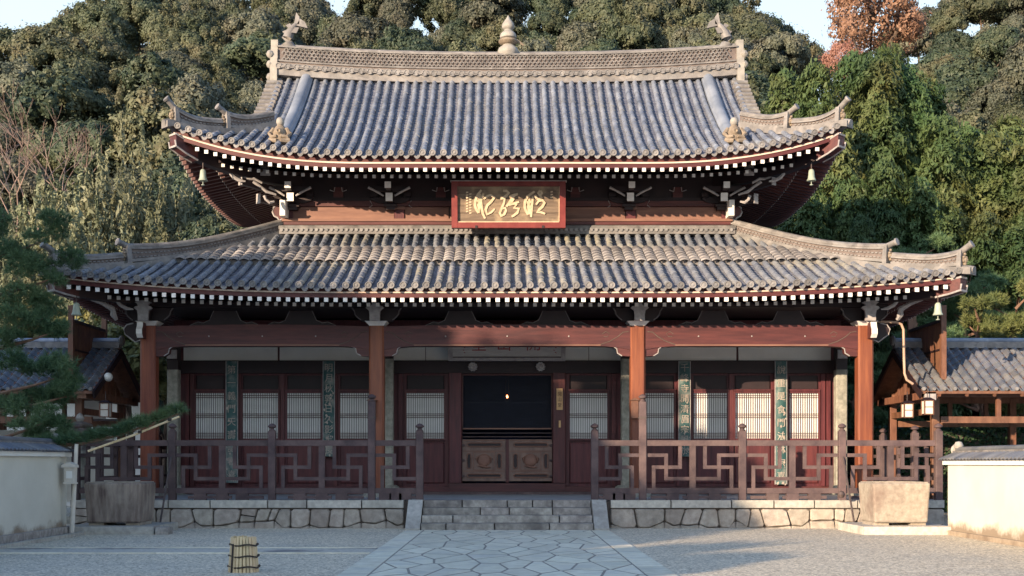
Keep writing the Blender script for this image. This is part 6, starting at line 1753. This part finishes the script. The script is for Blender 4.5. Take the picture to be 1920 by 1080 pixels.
# the long propped branch reaching over the balustrade
lb = [wp(20,850,27.6),wp(85,838,27.5),wp(150,832,27.4),wp(215,818,27.4),wp(275,798,27.5),wp(335,776,27.6)]
for a in np.linspace(.18,1,15):
    i = min(4,int(a*5)); t = a*5-i
    p = Vector(lb[i]).lerp(Vector(lb[i+1]), t)
    pads.append(((p.x, p.y+random.uniform(-.1,.1), p.z+.08), .34*(1.05-.5*a), .30*(1.1-.5*a), .15*(1.1-.5*a)))
brs = [lb]
for (px,py,dy) in ((90,440,1.0),(95,515,.6),(90,585,.4),(100,615,.3),(110,700,-.3),(125,735,-.4),(80,785,-.5)):
    brs.append([wp(-60,py+60,PYY+.3),wp(0,py+38,PYY+dy*.6),wp(px*.6,py+22,PYY+dy),wp(px,py+8,PYY+dy)])
pine('pine_tree','dark green layered pine with horizontal pads at the left edge, one long low branch','' or wp(-70,1000,PYY),
     [wp(-75,1000,PYY)[:2]+(0,),wp(-50,860,PYY),wp(-90,700,PYY+.3),wp(-50,560,PYY+.6),wp(-20,440,PYY+1.1),wp(10,400,PYY+1.2)], brs, pads, NEEDLE, per=62, nl=.19, nd=24, nw=.007)
pr_ = thing('branch_prop', 'pale bamboo pole propping the long low pine branch', 'pole', wp(180,838,27.35))
part('bamboo_pole', MB().tube([wp(165,846,27.3),wp(250,816,27.35),wp(336,781,27.45)], [.028,.026,.024], n=7), BAMB, pr_)
for px,py in ((190,836),(262,810),(318,787)):
    p = Vector(wp(px,py,27.34)); part('tie', MB().lathe([(.045,-.03),(.045,.03)], p, n=8), ROPE, pr_)
# pines behind the right corridor
def cloud_pine(px, py, Y, w, lab, m, n=9, group='pines behind the right corridor'):
    pads = []; brs = []
    b = (X(px,Y), Y, 0); top = Z(py,Y)
    tr = [b,(b[0]+.3,Y,top*.4),(b[0]-.2,Y,top*.75),(b[0]+.1,Y,top-.2)]
    for k in range(n):
        f = k/(n-1); z = top*(.50+.50*f)-.1; a = k*2.4; rr = w*(1.05-.55*f)
        c = (b[0]+math.cos(a)*rr*.75, Y+math.sin(a)*rr*.5, z)
        for j in range(4):
            pads.append(((c[0]+random.uniform(-.6,.6)*rr*.7, c[1]+random.uniform(-.5,.5), c[2]+random.uniform(-.15,.15)), rr*.38, rr*.36, .26))
        brs.append([(b[0],Y,z-.5),((b[0]+c[0])/2,(Y+c[1])/2,z-.3),(c[0],c[1],z-.1)])
    return pine('pine_tree', lab, b, tr, brs, pads, m, group, tr=.2, per=60, nl=.22, nd=14, nw=.012)
cloud_pine(1720,455,46,2.0,'blue-green pine whose top shows just above the lower roof ridge at right',NEEDLE)
cloud_pine(1560,462,47,1.8,'blue-green pine top peeping over the right hip of the lower roof',NEEDLE,7)
cloud_pine(1815,500,46,2.1,'blue-green pine beyond the right wind bell',NEEDLE,10)
cloud_pine(1905,545,41,1.7,'sunlit yellow-green pine with red branches at the right edge',NEEDLY,11)
cloud_pine(1835,570,40.5,1.4,'low sunlit pine above the right corridor ridge',NEEDLY,8)
cloud_pine(1680,700,47,1.6,'dark pine seen between the right front column and the corridor',NEEDLE,8)
cloud_pine(1610,690,46,1.3,'dark pine seen beside the right stone column',NEEDLE,7)

# ------------------------------------------------------------------ trees of the precinct in front, outside the picture, that shade the left half
sh = [(-58,6,18,3.8),(-52,5,18.5,3.8),(-47,6,17.5,3.6),(-42,5,16.6,3.6),(-37,6,15.6,3.2),(-33.5,5,15.0,2.8),(-30.5,4,14.2,2.3),(-27.8,6,13.0,2.0),(-25.2,5,12.4,1.9),(-22.8,4,11.0,1.7),(-20.6,6,9.4,1.5),(-18.4,5,8.0,1.4),(-16.4,5,6.6,1.5),(-14.0,4,5.9,1.6),(-12.5,5.6,5.3,.9),(-11.0,5,5.0,1.0),(-9.5,5.4,4.7,.8)]
ORDW = 'first second third fourth fifth sixth seventh eighth ninth tenth eleventh twelfth thirteenth fourteenth fifteenth sixteenth seventeenth eighteenth nineteenth twentieth'.split()
for k_, (x,yy,zt_,r_) in enumerate(sh):
    zt_ -= 1.0
    zbot = 0.6
    hs = 1.45
    tree('precinct_tree', 'shade', x, yy, 0, max(.5,zt_-1.6*r_*hs), r_, hs, 'tall dark evergreen of the row before the court, '+ORDW[k_]+' from the left', 'court trees in front of the hall')
    tree('precinct_tree', 'shade', x+.6, yy+.8, 0, .3, r_*1.5, max(.5,(zt_*.76)/(1.75*1.5*r_)), 'low dark evergreen beneath the '+ORDW[k_]+' tall court tree from the left', 'low court trees in front of the hall')

# ------------------------------------------------------------------ tell like things apart by their order in the row
ORD = ['leftmost','second from left','third from left','fourth from left','fifth from left','sixth from left','seventh from left']
by = {}
for o in bpy.data.objects:
    if o.parent is None and 'label' in o.keys() and o.get('category') in ('tree','bamboo','bush') and o.location.y > 20: by.setdefault(o['label'], []).append(o)
for lab, os_ in by.items():
    if 1 < len(os_) <= 7:
        os_.sort(key=lambda o: o.location.x/max(1,o.location.y))
        for k, o in enumerate(os_):
            o['label'] = lab + ', ' + (ORD[k] if len(os_) > 2 or k == 0 else 'rightmost')
            if len(os_) == 2 and k == 0: o['label'] = lab + ', leftmost'
